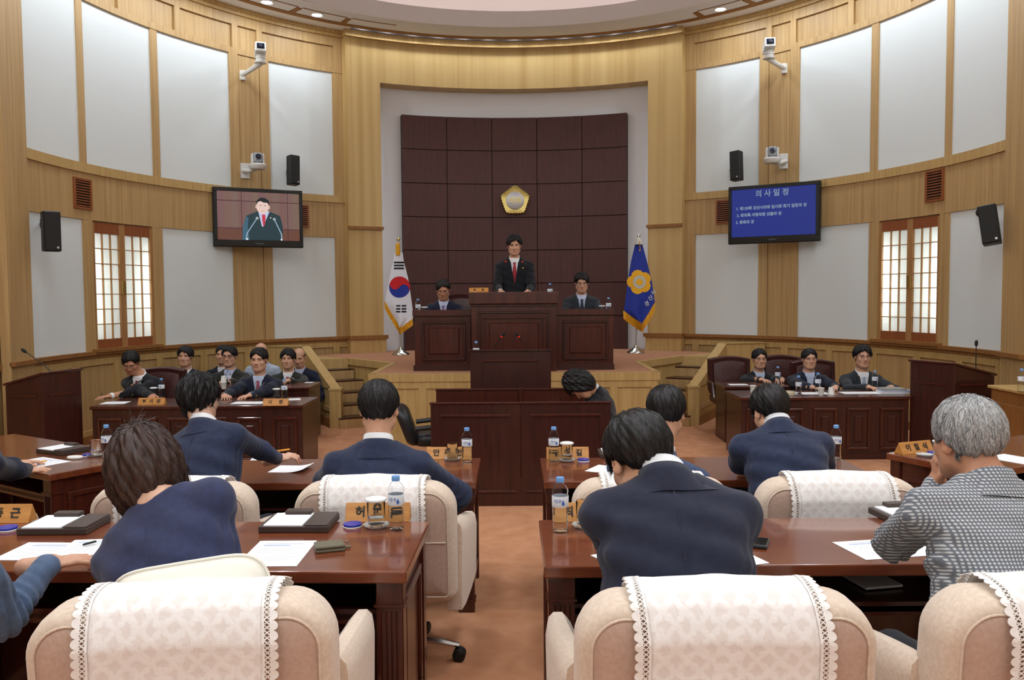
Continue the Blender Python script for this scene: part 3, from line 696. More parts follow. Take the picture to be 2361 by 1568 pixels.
def deco_kr(t,cl,patch,surf,L):
    for y in (605.5,612.3,619): patch('trigram_bar', bar(909,932.5,y-1.9,y+1.9), M_flagk)
    for y in (705,712,718.5):
        patch('trigram_bar', bar(915.3,925,y-1.8,y+1.8,3), M_flagk); patch('trigram_bar', bar(927.4,938,y-1.8,y+1.8,3), M_flagk)
    cx,cy,R = 922.3,662,24.3; tl = math.radians(33)
    def rot(p): return (cx+p[0]*math.cos(tl)-p[1]*math.sin(tl), cy+p[0]*math.sin(tl)+p[1]*math.cos(tl))
    def arc(x0,r,a0,a1,n=16): return [(x0+r*math.cos(a0+(a1-a0)*i/n), -r*math.sin(a0+(a1-a0)*i/n)) for i in range(n+1)]
    patch('taegeuk_blue', [(cx+R*math.cos(2*PI*i/40),cy+R*math.sin(2*PI*i/40)) for i in range(40)], M_flagb, .004)
    tl = math.radians(33)
    up = arc(0,R,0,PI,24)                        # upper half, right to left
    red = up+arc(-R/2,R/2,PI,2*PI)[1:]+arc(R/2,R/2,PI,0)[1:]
    def red_surf():
        q = MB(); pts = [rot(p) for p in red]
        bm = bmesh.new(); vs = [bm.verts.new((p[0],p[1],0)) for p in pts[:-1]]; f = bm.faces.new(vs)
        bmesh.ops.triangulate(bm, faces=[f]); bmesh.ops.subdivide_edges(bm, edges=bm.edges[:], cuts=2, use_grid_fill=True)
        bm.verts.ensure_lookup_table()
        V = [surf(v.co.x,v.co.y,.008) for v in bm.verts]; bm.verts.index_update(); F = [tuple(v.index for v in f.verts) for f in bm.faces]; bm.free()
        q.add(V,F); q.build('taegeuk_red', M_flagr, cl)
    red_surf()
    fringe(t,surf,[(888,697),(905,727),(923.5,756),(939,746),(954,735)],15)
    tp = L(918,572,-.03); q = MB(); q.lathe([(0,.085),(.018,.075),(.03,.05),(.034,.02),(.036,-.11),(.0,-.11)],14,Matrix.Translation(tp)); q.build('tassel', M_yellow, t, smooth=True)
flag('white national flag with red and blue circle on a steel stand', (924,812), (919,552), 13.05,
     [(583,910,929),(600,908,931),(640,898.5,941.5),(670,893,946.5),(698,888.5,950.5),(712,896.5,952.5),(735,910.5,954),(756,921.5,925.5)], 'ball', M_flagw, deco_kr)
def deco_gy(t,cl,patch,surf,L):
    cx,cy = 1473,650.5; pts = []
    for i in range(80):
        a = 2*PI*i/80; k = (a/(2*PI/5)+.25)%1; r = 28.5*(.80+.20*abs(math.sin(PI*k))**.7)+.5*math.cos(a*24); pts.append((cx+r*math.cos(a+.35),cy+r*math.sin(a+.35)))
    patch('flower', pts, M_flagy, .004); patch('flower_disc', [(cx+15*math.cos(2*PI*i/24),cy+15.3*math.sin(2*PI*i/24)) for i in range(24)], M_flags, .009)
    patch('flower_mark', [(cx+8*math.cos(2*PI*i/7)*(1+.3*(i%2)),cy+8*math.sin(2*PI*i/7)) for i in range(7)], M_flagy, .013)
    for ch,px,py,an in (('경',1490,700.5,24),('산',1498.5,687.5,30),('시',1504.5,674.5,34)):
        me_parent = cl; p = surf(px,py,.016); text_obj(ch,.082,mat('flag_letters',(214,220,226),.7),me_parent,Matrix.Translation(p) @ FACE_S @ Matrix.Rotation(math.radians(an),4,'Z'),'flag_letter',.0006,.001)
    fringe(t,surf,[(1437.5,718),(1457,733),(1478.5,748),(1494,724),(1508.5,699)],18)
    tp = L(1472,556,-.03); q = MB(); q.lathe([(.0,.06),(.02,.05),(.055,-.03),(.06,-.055),(0,-.05)],18,Matrix.Translation(tp)); q.build('hoist_cap', M_flags, t, smooth=True)
    q = MB(); q.tube([L(1472.5,556,-.09),L(1473.5,572,-.10),L(1473,580,-.10)],[.004,.004,.011],6); q.build('tassel', M_yellow, t, smooth=True)
flag('blue council flag with yellow flower emblem on a steel stand', (1466,806), (1473,548), 13.05,
     [(562,1464,1480),(600,1455,1490),(650,1446.5,1502),(699,1440.5,1508.5),(718,1437.8,1498.5),(735,1459,1487.5),(748,1477,1480)], 'spear', M_flagb, deco_gy)

# ================================================================== FURNITURE
def panel_front(parent, x0,x1,z0,z1,y, m_frame, m_field, name='panel', steps=1, M=None):
    "raised frame and field on a face looking to -Y at depth y"
    fr = .03
    b = MB()
    for a in ((x0,x1,z1-fr,z1),(x0,x1,z0,z0+fr),(x0,x0+fr,z0+fr,z1-fr),(x1-fr,x1,z0+fr,z1-fr)): b.box(a[0],a[1],y-.022,y+.004,a[2],a[3],M)
    p = b.build(name, m_frame, parent, bevel=.006)
    if steps:
        b = MB(); g = fr+.05; b.box(x0+g,x1-g,y-.016,y+.004,z0+g,z1-g,M); b.build('field', m_field, p, bevel=.010)
    return p

# ---- presiding bench on the stage: centre podium and two wings
def bench():
    t = thing('presiding_bench', 'dark glossy wooden podium with two lower wings on the stage', 'podium', (0,10.2,STG))
    for s,x0,x1 in ((-1,-1.20,-.52),(1,.50,1.20)):
        b = MB(); b.box(x0,x1,0,.06,0,.66); b.box(x0,x0+.05,.06,.75,0,.66); b.box(x1-.05,x1,.06,.75,0,.66); w_ = b.build('wing_body', M_mah, t, bevel=.004)
        b = MB(); b.box(x0-.02,x1+.01,-.03,.10,.66,.735); b.box(x0-.02,x1+.01,.10,.75,.63,.66); b.build('wing_top', M_mah, t, bevel=.006)
        b = MB(); b.box(x0-.015,x1+.01,-.03,.02,0,.07); b.build('plinth', M_mahd, t, bevel=.004)
        panel_front(t, x0+.09,x1-.06,.12,.60,0,M_mahd,M_mah,'wing_panel')
    px0,px1 = -.505,.505
    b = MB(); b.box(px0,px1,-.17,-.10,0,.80); b.box(px0,px0+.06,-.10,.72,0,.80); b.box(px1-.06,px1,-.10,.72,0,.80); b.build('podium_body', M_mah, t, bevel=.004)
    b = MB(); b.box(px0-.025,px1+.025,-.21,-.05,.80,.945); b.box(px0-.025,px1+.025,-.05,.74,.80,.84); b.build('podium_top', M_mah, t, bevel=.012, bseg=2)
    b = MB(); b.box(px0-.01,px1+.01,-.19,-.10,.775,.80); b.build('podium_moulding', M_mahd, t, bevel=.004)
    panel_front(t, px0+.075,px1-.075,.10,.72,-.17,M_mahd,M_mahd,'podium_panel',0)
    panel_front(t, px0+.13,px1-.13,.15,.66,-.175,M_mah,M_mah,'podium_panel')
bench()

def lectern_front():
    t = thing('lectern', 'dark wooden lectern standing before the stage', 'lectern', (-.035,8.4,0)); w2 = .402; h = 1.19
    b = MB(); b.box(-w2,w2,0,.05,0,h); b.box(-w2,-w2+.04,.05,.55,0,h-.06); b.box(w2-.04,w2,.05,.55,0,h-.06); b.build('body', M_mahd, t, bevel=.004)
    b = MB(); b.box(-w2-.01,w2+.01,-.012,.03,h-.012,h+.006); b.build('top_edge', M_mahd, t, bevel=.004)
    b = MB(); b.box(-w2+.04,w2-.04,.05,.55,h-.16,h-.13); b.build('reading_top', M_mahd, t)
    b = MB(); b.box(-w2+.12,w2-.12,-.012,.004,h-.115,h-.095); b.build('moulding', M_mah, t, bevel=.004)
    b = MB(); b.box(-w2+.12,-w2+.135,-.006,.004,.12,h-.115); b.box(w2-.135,w2-.12,-.006,.004,.12,h-.115); b.build('side_moulding', M_mahd, t)
lectern_front()
def gooseneck(label, pts, group, led=True, head=.013):
    "microphone: pts polyline from base to head"
    o = Vector(pts[0]); P = [Vector(p)-o for p in pts]
    t = thing('gooseneck_microphone', label, 'microphone', o, 0, group)
    b = MB(); b.lathe([(.03,0),(.03,.008),(.012,.016),(.008,.03)],14); b.build('base', M_black, t, smooth=True)
    b = MB(); b.tube(P,.0045,6); b.build('neck', M_black, t, smooth=True)
    d = (P[-1]-P[-2]).normalized(); e = P[-1]
    b = MB(); b.tube([e-d*.005,e+d*.012,e+d*.04,e+d*.055],[head*.6,head,head,head*.5],10); b.build('head', M_grille, t, smooth=True)
    if led: b = MB(); b.tube([e-d*.012,e-d*.003],head*.75,10); b.build('indicator_ring', M_ledr, t)
    return t
ltz = 1.19-.13
gooseneck('thin lectern microphone leaning right, red ring lit, first from left', [at(1132,815,8.75),at(1145,793,8.72),at(1158,775,8.68)], 'lectern microphones')
gooseneck('thin lectern microphone leaning left, red ring lit, second from left', [at(1222,815,8.75),at(1208,793,8.72),at(1195,775,8.68)], 'lectern microphones')

def clerk_table():
    t = thing('clerk_table', 'dark wooden two-bay clerks table in front of the lectern', 'table', (.05,6.9,0)); h = .845
    for s,x0,x1 in ((-1,-.74,.0),(1,.0,.74)):
        b = MB(); b.box(x0+.001,x1-.001,0,.035,0,h); b.build('front_panel', M_mahd, t, bevel=.003)
        b = MB(); b.box(x0+.08,x1-.08,-.012,.004,h-.105,h-.085); b.build('moulding', M_mah, t, bevel=.004)
        for a in (x0+.08,x1-.095): b = MB(); b.box(a,a+.015,-.006,.004,.13,h-.105); b.build('side_moulding', M_mahd, t)
        b = MB(); b.box(x0+.04,x1-.04,-.012,.004,.11,.13); b.build('moulding', M_mah, t, bevel=.004)
    b = MB(); b.box(-.75,.75,-.01,.045,h,h+.014); b.build('top_edge', M_mah, t, bevel=.004)
    for a in (-.74,.70): b = MB(); b.box(a,a+.04,.035,.50,0,.74); b.build('end_panel', M_mahd, t)
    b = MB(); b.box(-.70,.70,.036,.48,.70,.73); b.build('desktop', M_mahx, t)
    b = MB(); b.box(-.74,.74,-.006,.0,0,.10); b.build('plinth', M_mahd, t)
clerk_table()
def clerk_screen():
    t = thing('clerk_screen', 'low dark wooden screen behind the clerks table', 'screen', (.06,7.95,0)); h = .84
    for x0,x1 in ((-.80,-.02),(.02,.78)):
        b = MB(); b.box(x0,x1,0,.04,0,h); b.build('screen_panel', M_mah, t, bevel=.003)
        b = MB(); b.box(x0-.005,x1+.005,-.008,.048,h,h+.014); b.build('top_edge', M_mah, t, bevel=.003)
    b = MB(); b.box(-.02,.02,-.012,.05,0,h+.02); b.build('centre_post', M_mah, t, bevel=.003)
clerk_screen()

def side_lectern(label, A,B,Cc, zA, zC):
    A,B,Cc = Vector(A),Vector(B),Vector(Cc); o = Vector((B.x,B.y,0)); D = A+(Cc-B)
    t = thing('side_lectern', label, 'lectern', o, 0, 'side lecterns'); q = [p-Vector((B.x,B.y)) for p in (A,B,Cc,D)]; za = [zA,zA-.005,zC,zC]
    b = MB(); vs = [(*p,0) for p in q]+[(*p,z) for p,z in zip(q,za)]
    b.add(vs,[(3,2,1,0),(4,5,6,7),(0,1,5,4),(1,2,6,5),(2,3,7,6),(3,0,4,7)]); b.build('body', M_mahd, t, bevel=.005)
    c = sum(q,Vector((0,0)))/4; b = MB(); q2 = [c+(p-c)*1.06 for p in q]
    vs = [(*p,z) for p,z in zip(q2,za)]+[(*p,z+.022) for p,z in zip(q2,za)]
    b.add(vs,[(3,2,1,0),(4,5,6,7),(0,1,5,4),(1,2,6,5),(2,3,7,6),(3,0,4,7)]); b.build('top', M_mah, t, bevel=.004)
    for P,Q in ((q[0],q[1]),(q[1],q[2])):    # moulding on both seen faces
        d = (Q-P); n = Vector((d.y,-d.x)).normalized(); 
        if n.y > 0: n = -n
        a,e = P+d*.14,P+d*.86
        for z0,z1 in ((.10,.12),(.80,.82)): b = MB(); b.prism([tuple(a),tuple(e),tuple(e+n*.012),tuple(a+n*.012)],z0,z1); b.build('moulding', M_mah, t)
    return t
side_lectern('dark wooden corner lectern at the far left under the window', (-4.345,8.45), (-4.50,8.02), (-4.88,8.06), 1.02, .905)
side_lectern('dark wooden corner lectern at the far right under the window', (4.12,8.78), (4.36,8.35), (4.83,8.48), 1.02, .89)
gooseneck('long bent microphone on the far left corner lectern', [at(122,862,8.2),at(100,840,8.2),at(60,812,8.2)], 'side lectern microphones', False, .016)
gooseneck('upright microphone on the far right corner lectern', [at(2250,872,8.5),at(2250,830,8.5),at(2251,797,8.5)], 'side lectern microphones', False, .016)

def official_desk(name, label, x0,x1,y0,y1, ztop, npan, mx=M_mahd, group='officials desks'):
    t = thing(name, label, 'desk', ((x0+x1)/2,y0,0), 0, group); w2 = (x1-x0)/2; d = y1-y0
    b = MB(); b.box(-w2,w2,.012,.05,0,ztop-.035); b.build('front_panel', mx, t, bevel=.003)
    for a in (-w2,w2-.04): b = MB(); b.box(a,a+.04,.05,d-.01,0,ztop-.035); b.build('end_panel', mx, t, bevel=.003)
    b = MB(); b.box(-w2-.015,w2+.015,-.012,d,ztop-.035,ztop); b.build('desktop', M_mah, t, bevel=.006)
    pw = 2*w2/npan
    for i in range(npan): panel_front(t, -w2+i*pw+.05, -w2+(i+1)*pw-.05, .10, ztop-.12, .012, M_mah, mx, 'panel')
    b = MB(); b.box(-w2-.005,w2+.005,0,.05,0,.06); b.build('plinth', mx, t)
    return t
ZO = .66
official_desk('official_desk', 'dark wooden front officials desk on the left side', -4.22,-2.12,8.38,9.05,ZO,6)
official_desk('official_desk', 'dark wooden rear officials desk on the left side', -4.42,-2.46,10.05,10.66,ZO,5)
official_desk('official_desk', 'dark wooden front officials desk on the right side', 2.36,4.10,8.74,9.38,ZO,5)
official_desk('official_desk', 'dark wooden rear officials desk on the right side', 2.46,3.20,9.80,10.30,ZO,2)

def oak_counter():
    t = thing('oak_counter', 'light oak counter at the far right edge', 'counter', (4.86,7.3,0))
    b = MB(); b.box(-.22,.30,0,.9,0,.80); b.build('body', M_oakd, t, bevel=.004)
    b = MB(); b.box(-.25,.30,-.03,.92,.80,.83); b.build('top', M_oak, t, bevel=.006)
    b = MB(); b.box(-.235,-.22,.08,.82,.12,.68); b.build('side_panel', M_oakd, t, bevel=.006)
oak_counter()

# ---- councillor desks
def flutes(parent, x0,x1,z0,z1,y, M=None):
    n = 4; w_ = (x1-x0)/(2*n+1)
    for i in range(n):
        b = MB(); a = x0+w_*(2*i+1); b.tube([(a+w_/2,y,z0),(a+w_/2,y,z1)],w_*.6,6); b.build('flute', M_mahd, parent)
def councillor_desk(label, cx, cy, width, depth, zf, rotz=0):
    "origin: middle of the seat-side edge on the floor; sitters on the -Y side"
    t = thing('councillor_desk', label, 'desk', (cx,cy,zf), rotz, 'councillor desks'); w2 = width/2; h = .73
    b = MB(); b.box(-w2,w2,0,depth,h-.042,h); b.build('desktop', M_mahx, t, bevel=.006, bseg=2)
    for s in (-1,1):
        xa,xb = (-w2+.015,-w2+.105) if s < 0 else (w2-.105,w2-.015)
        b = MB(); b.box(xa,xb,.02,.09,.0,h-.042); leg = b.build('leg', M_mah, t, bevel=.003)
        for za,zb in ((h-.125,h-.118),(.06,.075)): b = MB(); b.box(xa-.006,xb+.006,.012,.096,za,zb); b.build('leg_band', M_mah, leg)
        flutes(leg, xa+.008,xb-.008,.08,h-.14,.021)
        b = MB(); b.box(xa,xb,depth-.09,depth-.02,0,h-.042); b.build('leg', M_mah, t, bevel=.003)
        xo = -w2+.03 if s < 0 else w2-.055
        b = MB(); b.box(xo,xo+.025,.09,depth-.09,.05,h-.042); e = b.build('end_panel', M_mah, t)
        xs = -w2+.018 if s < 0 else w2-.032
        b = MB()
        for a in ((.12,depth-.12,h-.16,h-.13),(.12,depth-.12,.12,.15),(.12,.15,.15,h-.16),(depth-.15,depth-.12,.15,h-.16)): b.box(xs,xs+.014,a[0],a[1],a[2],a[3])
        b.build('panel_moulding', M_mah, e, bevel=.004)
    b = MB(); b.box(-w2+.03,w2-.03,depth-.06,depth-.03,.05,h-.042); b.build('modesty_panel', M_mah, t)
    b = MB(); b.box(-w2+.055,w2-.055,.10,depth-.06,h-.20,h-.18); b.build('shelf', M_mahd, t)
    b = MB(); b.box(-w2+.1,w2-.1,.10,.12,h-.215,h-.165); b.build('shelf_rail', M_mah, t)
    return t
R1Z = .10
councillor_desk('glossy wooden double desk in the rear row left of the aisle', -1.28,2.76,1.84,.62,R1Z,math.radians(-1.5))
councillor_desk('glossy wooden double desk in the rear row right of the aisle', 1.02,2.78,1.85,.59,R1Z,0)
councillor_desk('glossy wooden double desk in the front row left of the aisle', -1.13,4.53,1.84,.67,0,0)
councillor_desk('glossy wooden double desk in the front row right of the aisle', 1.07,4.52,1.83,.66,0,0)
fl = Vector((-2.67,4.79)); aL = math.radians(-33); 
councillor_desk('glossy wooden angled desk at the far left of the front row', fl.x-.85*math.cos(aL), fl.y-.85*math.sin(aL), 1.7,.66,0,aL)
fr_ = Vector((2.33,5.27)); aR = math.radians(27); c_ = fr_-Vector((-math.sin(aR),math.cos(aR)))*.66
councillor_desk('glossy wooden angled desk at the far right of the front row', c_.x+.85*math.cos(aR), c_.y+.85*math.sin(aR), 1.7,.66,0,aR)

# ---- cream councillor armchairs with lace covers
def rrect(w_, z0, z1, rt, rb, n=8, ins=0.0):
    "closed outline (x,z), top corners rt, bottom corners rb"
    x = w_/2-ins; z0 += ins; z1 -= ins; rt = max(rt-ins,.01); rb = max(rb-ins,.01); P = []
    for cx,cz,r,a0 in ((x-rt,z1-rt,rt,0),(-x+rt,z1-rt,rt,PI/2),(-x+rb,z0+rb,rb,PI),(x-rb,z0+rb,rb,1.5*PI)):
        for i in range(n+1): a = a0+PI/2*i/n; P.append((cx+r*math.cos(a),cz+r*math.sin(a)))
    return P
CH_W, CH_Z0, CH_Z1 = .70, .40, .938
def crown(x): return .022*(1-(x/.35)**2)        # the top edge is gently arched
def lean(z): return -.10*(z-.45)                # the back leans towards -Y
def chair_proto():
    t = thing('councillor_chair', 'cream upholstered armchair', 'chair')
    def ring(ins,y): return [(x, y+lean(z)-.25, z+(crown(x) if z > .6 else 0)) for x,z in rrect(CH_W,CH_Z0,CH_Z1-.02,.105,.05,8,ins)]
    b = MB(); b.loft([ring(.034,-.118),ring(.022,-.116),ring(.006,-.095),ring(0,-.06),ring(0,.0),ring(.008,.03),ring(.03,.055),ring(.08,.075),ring(.18,.085)]); b.build('backrest', M_cream, t, smooth='all')
    b = MB(); b.loft([ring(.20,-.136),ring(.12,-.132),ring(.06,-.126),ring(.034,-.119),ring(.033,-.112)]); b.build('rear_panel', M_creamsh, t, smooth='all')
    b = MB(); b.tube([Vector(p) for p in ring(.033,-.1195)],.0035,6,closed=True); b.build('piping', M_cream, t, smooth='all')
    b = MB(); b.tube([(-.31,-.400,.68),(-.2,-.4065,.68),(0,-.4095,.68),(.2,-.4065,.68),(.31,-.400,.68)],.0035,6); b.build('seam', M_cream, t)
    # seat
    b = MB(); R = [(x,y) for x,y in [(p[0],p[1]) for p in rrect(.56,-.26,.32,.06,.06,5)]]
    b.loft([[(x*.96,y*.96,.36) for x,y in R],[(x,y,.38) for x,y in R],[(x,y,.46) for x,y in R],[(x*.95,y*.95,.49) for x,y in R],[(x*.6,y*.6,.50) for x,y in R]]); b.build('seat', M_cream, t, smooth='all')
    for s in (-1,1):
        # padded arm: a slab outside the seat, flaring outwards, top falling to the front
        P = []
        for k in range(9):
            u = k/8; y = -.27+.62*u; zt = .735-.11*u**1.3; xo = .335+.022*math.sin(PI*min(1,u*1.1)*.5); wd = .042
            prof = [(-wd,-.36),(wd*.9,-.36),(wd,-.06),(wd*.85,-.02),(wd*.4,0),(-wd*.4,0),(-wd*.85,-.02),(-wd,-.06)]
            sc = 1 if 0 < k < 8 else .82
            P.append([(s*(xo+a*sc), y, zt+(b_*sc if b_ > -.3 else -(zt-.34))) for a,b_ in prof])
        b = MB(); b.loft(P); b.build('armrest', M_cream, t, smooth=True)
    b = MB(); b.lathe([(.05,.09),(.05,.12),(.03,.13),(.03,.33),(.09,.335),(.09,.36)],16); b.build('column', M_black, t, smooth=True)
    for k in range(5):
        a = 2*PI*k/5-.06; d = Vector((math.cos(a),math.sin(a),0))
        b = MB(); b.tube([d*.03+Vector((0,0,.11)),d*.20+Vector((0,0,.10)),d*.33+Vector((0,0,.075))],[.026,.022,.014],8); leg = b.build('star_leg', M_chrome, t, smooth=True)
        b = MB(); n = Vector((-d.y,d.x,0))
        for sgn in (-1,1):
            c = d*.33+n*sgn*.016+Vector((0,0,.031)); M = Matrix.Translation(c) @ n.to_track_quat('Z','Y').to_matrix().to_4x4()
            b.lathe([(0,-.011),(.026,-.011),(.031,-.007),(.031,.007),(.026,.011),(0,.011)],16,M)
        b.build('caster', M_black, leg, smooth=True)
    return t
CH = chair_proto()
def chair_at(label, x, y, z, rotz, first=[True]):
    if first[0]:
        first[0] = False; CH.location = (x,y,z); CH.rotation_euler = (0,0,rotz); CH['label'] = label; CH['group'] = 'councillor armchairs'; return CH
    return dup(CH, label, (x,y,z), rotz, 'councillor armchairs')

# lace cover: cloth laid over the top of the back, scalloped lace on three sides
def cover_proto():
    t = thing('lace_chair_cover', 'white lace cover', 'chair cover')
    # profile along the drape: front side up, over the top, down the rear. (y,z) with crown added by x
    prof = [(.098,.80),(.098,.85),(.090,.90),(.065,.935),(.02,.955),(-.03,.958),(-.075,.952),(-.108,.93),(-.128,.90),(-.146,.86),(-.150,.79),(-.155,.755)]; prof = [(y_,z_-.027) for y_,z_ in prof]
    acc = [0]
    for a,b in zip(prof,prof[1:]): acc.append(acc[-1]+math.hypot(b[0]-a[0],b[1]-a[1]))
    pn = []
    for i in range(len(prof)):
        a,b = prof[max(i-1,0)],prof[min(i+1,len(prof)-1)]; dy,dz = b[0]-a[0],b[1]-a[1]; n_ = (-dz,dy)
        if n_[0]*(prof[i][0]+.02)+n_[1]*(prof[i][1]-.80) < 0: n_ = (dz,-dy)
        l = math.hypot(*n_); pn.append((n_[0]/l,n_[1]/l))
    Lp = acc[-1]; W2 = .192
    def S(u,v,off=0.0):     # u metres from the centre, v arc length from the front hem
        v_ = min(max(v,0),Lp*1.2)
        if v_ <= Lp: y = np.interp(v_,acc,[p[0] for p in prof]); z = np.interp(v_,acc,[p[1] for p in prof])
        else: y = prof[-1][0]; z = prof[-1][1]-(v_-Lp)
        ny = np.interp(v_,acc,[n_[0] for n_ in pn]); nz = np.interp(v_,acc,[n_[1] for n_ in pn]); l = math.hypot(ny,nz); ny /= l; nz /= l
        wav = .0035*math.sin(u*31+v*9)*math.sin(v*11)
        o = .004+off+max(0,wav)
        return Vector((u+.004*math.sin(v*18), y+lean(z)-.25+ny*o, z+crown(u)+nz*o))
    nu,nv = 30,44
    rows = [[S(-W2+2*W2*i/nu,Lp*j/nv) for i in range(nu+1)] for j in range(nv+1)]
    inn = [[S(-W2+2*W2*i/nu,Lp*j/nv,-.0025) for i in range(nu+1)] for j in range(nv+1)]
    N = nu+1; o = N*(nv+1); fs = []
    for j in range(nv):
        for i in range(nu): a = j*N+i; fs += [(a,a+1,a+N+1,a+N),(o+a,o+a+N,o+a+N+1,o+a+1)]
    for j in range(nv): a = j*N; fs += [(a,a+N,o+a+N,o+a),(a+nu,o+a+nu,o+a+N+nu,a+N+nu)]
    for i in range(nu): fs += [(i,o+i,o+i+1,i+1),(nv*N+i,nv*N+i+1,o+nv*N+i+1,o+nv*N+i)]
    b = MB(); b.add([p for r in rows for p in r]+[p for r in inn for p in r],fs); cl = b.build('cloth', M_cloth, t, smooth='all')
    # lace: in border coordinates s (along) and q (outwards, 0..w)
    def lace(path, length, name):
        b = MB()
        def strip(pts, wd, off=.002):     # polyline in (s,q) drawn as a flat thread with a little body
            for (a,c) in zip(pts,pts[1:]):
                d = Vector((c[0]-a[0],c[1]-a[1])); 
                if d.length < 1e-6: continue
                n = Vector((-d.y,d.x)).normalized()*wd/2
                qd = [Vector(a)+n,Vector(c)+n,Vector(c)-n,Vector(a)-n]
                v0 = [path(p.x,p.y,off) for p in qd]; v1 = [path(p.x,p.y,off-.0015) for p in qd]
                b.add(v0+v1,[(0,1,2,3),(7,6,5,4),(0,4,5,1),(1,5,6,2),(2,6,7,3),(3,7,4,0)])
        ns = max(2,int(length/.022)); ps = length/ns; ks = 3
        for i in range(ns):
            s0 = i*ps
            for k in range(ks): strip([(s0+ps*k/ks,.001),(s0+ps*(k+1)/ks,.001)],.006); strip([(s0+ps*k/ks,.0195),(s0+ps*(k+1)/ks,.0195)],.006)
            strip([(s0,.003),(s0+ps/2,.018),(s0+ps,.003)],.0028); strip([(s0,.018),(s0+ps/2,.003),(s0+ps,.018)],.0022)
            cx = s0+ps/2; fan = [(cx+ps*.52*math.cos(a),.021+.0145*math.sin(a)) for a in [PI*k/8 for k in range(9)]]
            v0 = [path(cx,.021,.002)]+[path(p[0],p[1],.0025) for p in fan]; v1 = [path(cx,.021,.0005)]+[path(p[0],p[1],.0008) for p in fan]
            n = len(v0); b.add(v0+v1,[(0,k,k+1) for k in range(1,n-1)]+[(n,n+k+1,n+k) for k in range(1,n-1)]+[(k,n+k,n+k+1,k+1) for k in range(1,n-1)])
        return b.build(name, M_lace, t)
    for s in (-1,1): lace(lambda a,q,o,s=s: S(s*(W2+q),a,o), Lp, 'lace_edging')
    lace(lambda a,q,o: S(-W2+a,Lp+q,o), 2*W2, 'lace_edging')
    return t
CV = cover_proto()
def cover_at(label, x,y,z,rotz, first=[True]):
    if first[0]:
        first[0] = False; CV.location = (x,y,z); CV.rotation_euler = (0,0,rotz); CV['label'] = label; CV['group'] = 'lace chair covers'; return CV
    return dup(CV, label, (x,y,z), rotz, 'lace chair covers')
# chair origin is .37 m in front of its rear panel
CHAIRS = [('rear row chair left of the aisle, a pillow on it', -.815,2.30,R1Z,.10),
          ('rear row chair just right of the aisle', .49,2.30,R1Z,.0),
          ('rear row chair at the right edge', 1.33,2.32,R1Z,.03),
          ('front row chair second left of the aisle', -1.49,3.97,0,.03),
          ('front row chair just left of the aisle', -.60,3.97,0,-.02),
          ('front row chair just right of the aisle', .60,4.00,0,.0),
          ('front row chair second right of the aisle', 1.42,3.98,0,-.05)]
for lb,x,y,z,r in CHAIRS:
    chair_at('cream upholstered armchair, '+lb, x,y,z,r)
    cover_at('white lace cover on the '+lb.split(',')[0], x,y,z,r)
chair_at('cream upholstered armchair at the far left angled desk', -2.98,4.22,0,-.55)

# ---- leather chairs of the officials
def leather_chair():
    t = thing('leather_chair', 'brown leather office chair', 'chair')
    pts = []
    for i in range(25):
        u = -1+2*i/24; pts.append((u*.27, .90+.035*math.cos(u*PI/2)))
    low = [(.27,.52),(.25,.46),(-.25,.46),(-.27,.52)]
    P = [(x,z) for x,z in reversed(pts)]+[low[3],low[2],low[1],low[0]]
    def ring(k,y): 
        return [(x*k,y-.08*(z-.5)*0+.06*(z-.5),.69+(z-.69)*k) for x,z in P]
    b = MB(); b.loft([ring(.80,.20),ring(.94,.19),ring(1,.22),ring(1,.27),ring(.94,.30),ring(.8,.305)]); b.build('backrest', M_leath, t, smooth=True)
    b = MB(); b.loft([ring(.78,.186),ring(.72,.178),ring(.3,.172)]); b.build('back_cushion', M_leath, t, smooth='all')
    b = MB(); R = rrect(.52,-.24,.26,.06,.06,4); b.loft([[(x*.95,y*.95,.36) for x,y in R],[(x,y,.39) for x,y in R],[(x,y,.44) for x,y in R],[(x*.9,y*.9,.47) for x,y in R]]); b.build('seat', M_leath, t, smooth='all')
    for s in (-1,1): b = MB(); b.tube([(s*.28,.22,.60),(s*.30,.05,.63),(s*.30,-.15,.62),(s*.29,-.2,.45)],.022,8); b.build('armrest', M_mahd, t, smooth=True)
    b = MB(); b.lathe([(.22,0),(.22,.03),(.05,.06),(.03,.1),(.03,.36)],12); b.build('pedestal', M_black, t)
    return t
LC = leather_chair(); LC['group'] = 'brown leather officials chairs'
LCS = [('empty brown leather chair at the rear right officials desk', at(1692,900,10.60)),
       ('brown leather chair left of the man at the middle of the right side', at(1812,900,10.75)),
       ('empty brown leather chair at the front right officials desk', at(1890,900,10.02)),
       ('brown leather chair behind the writing man on the left side', at(355,900,9.55)),
       ('brown leather chair behind the man with the purple tie on the bench', at(1062,800,11.15)),
       ]
for i,(lb,p) in enumerate(LCS):
    z = STG if 'bench' in lb else 0
    if i == 0: LC.location = (p.x,p.y,z); LC['label'] = lb
    else: dup(LC, lb, (p.x,p.y,z), 0, 'brown leather officials chairs')

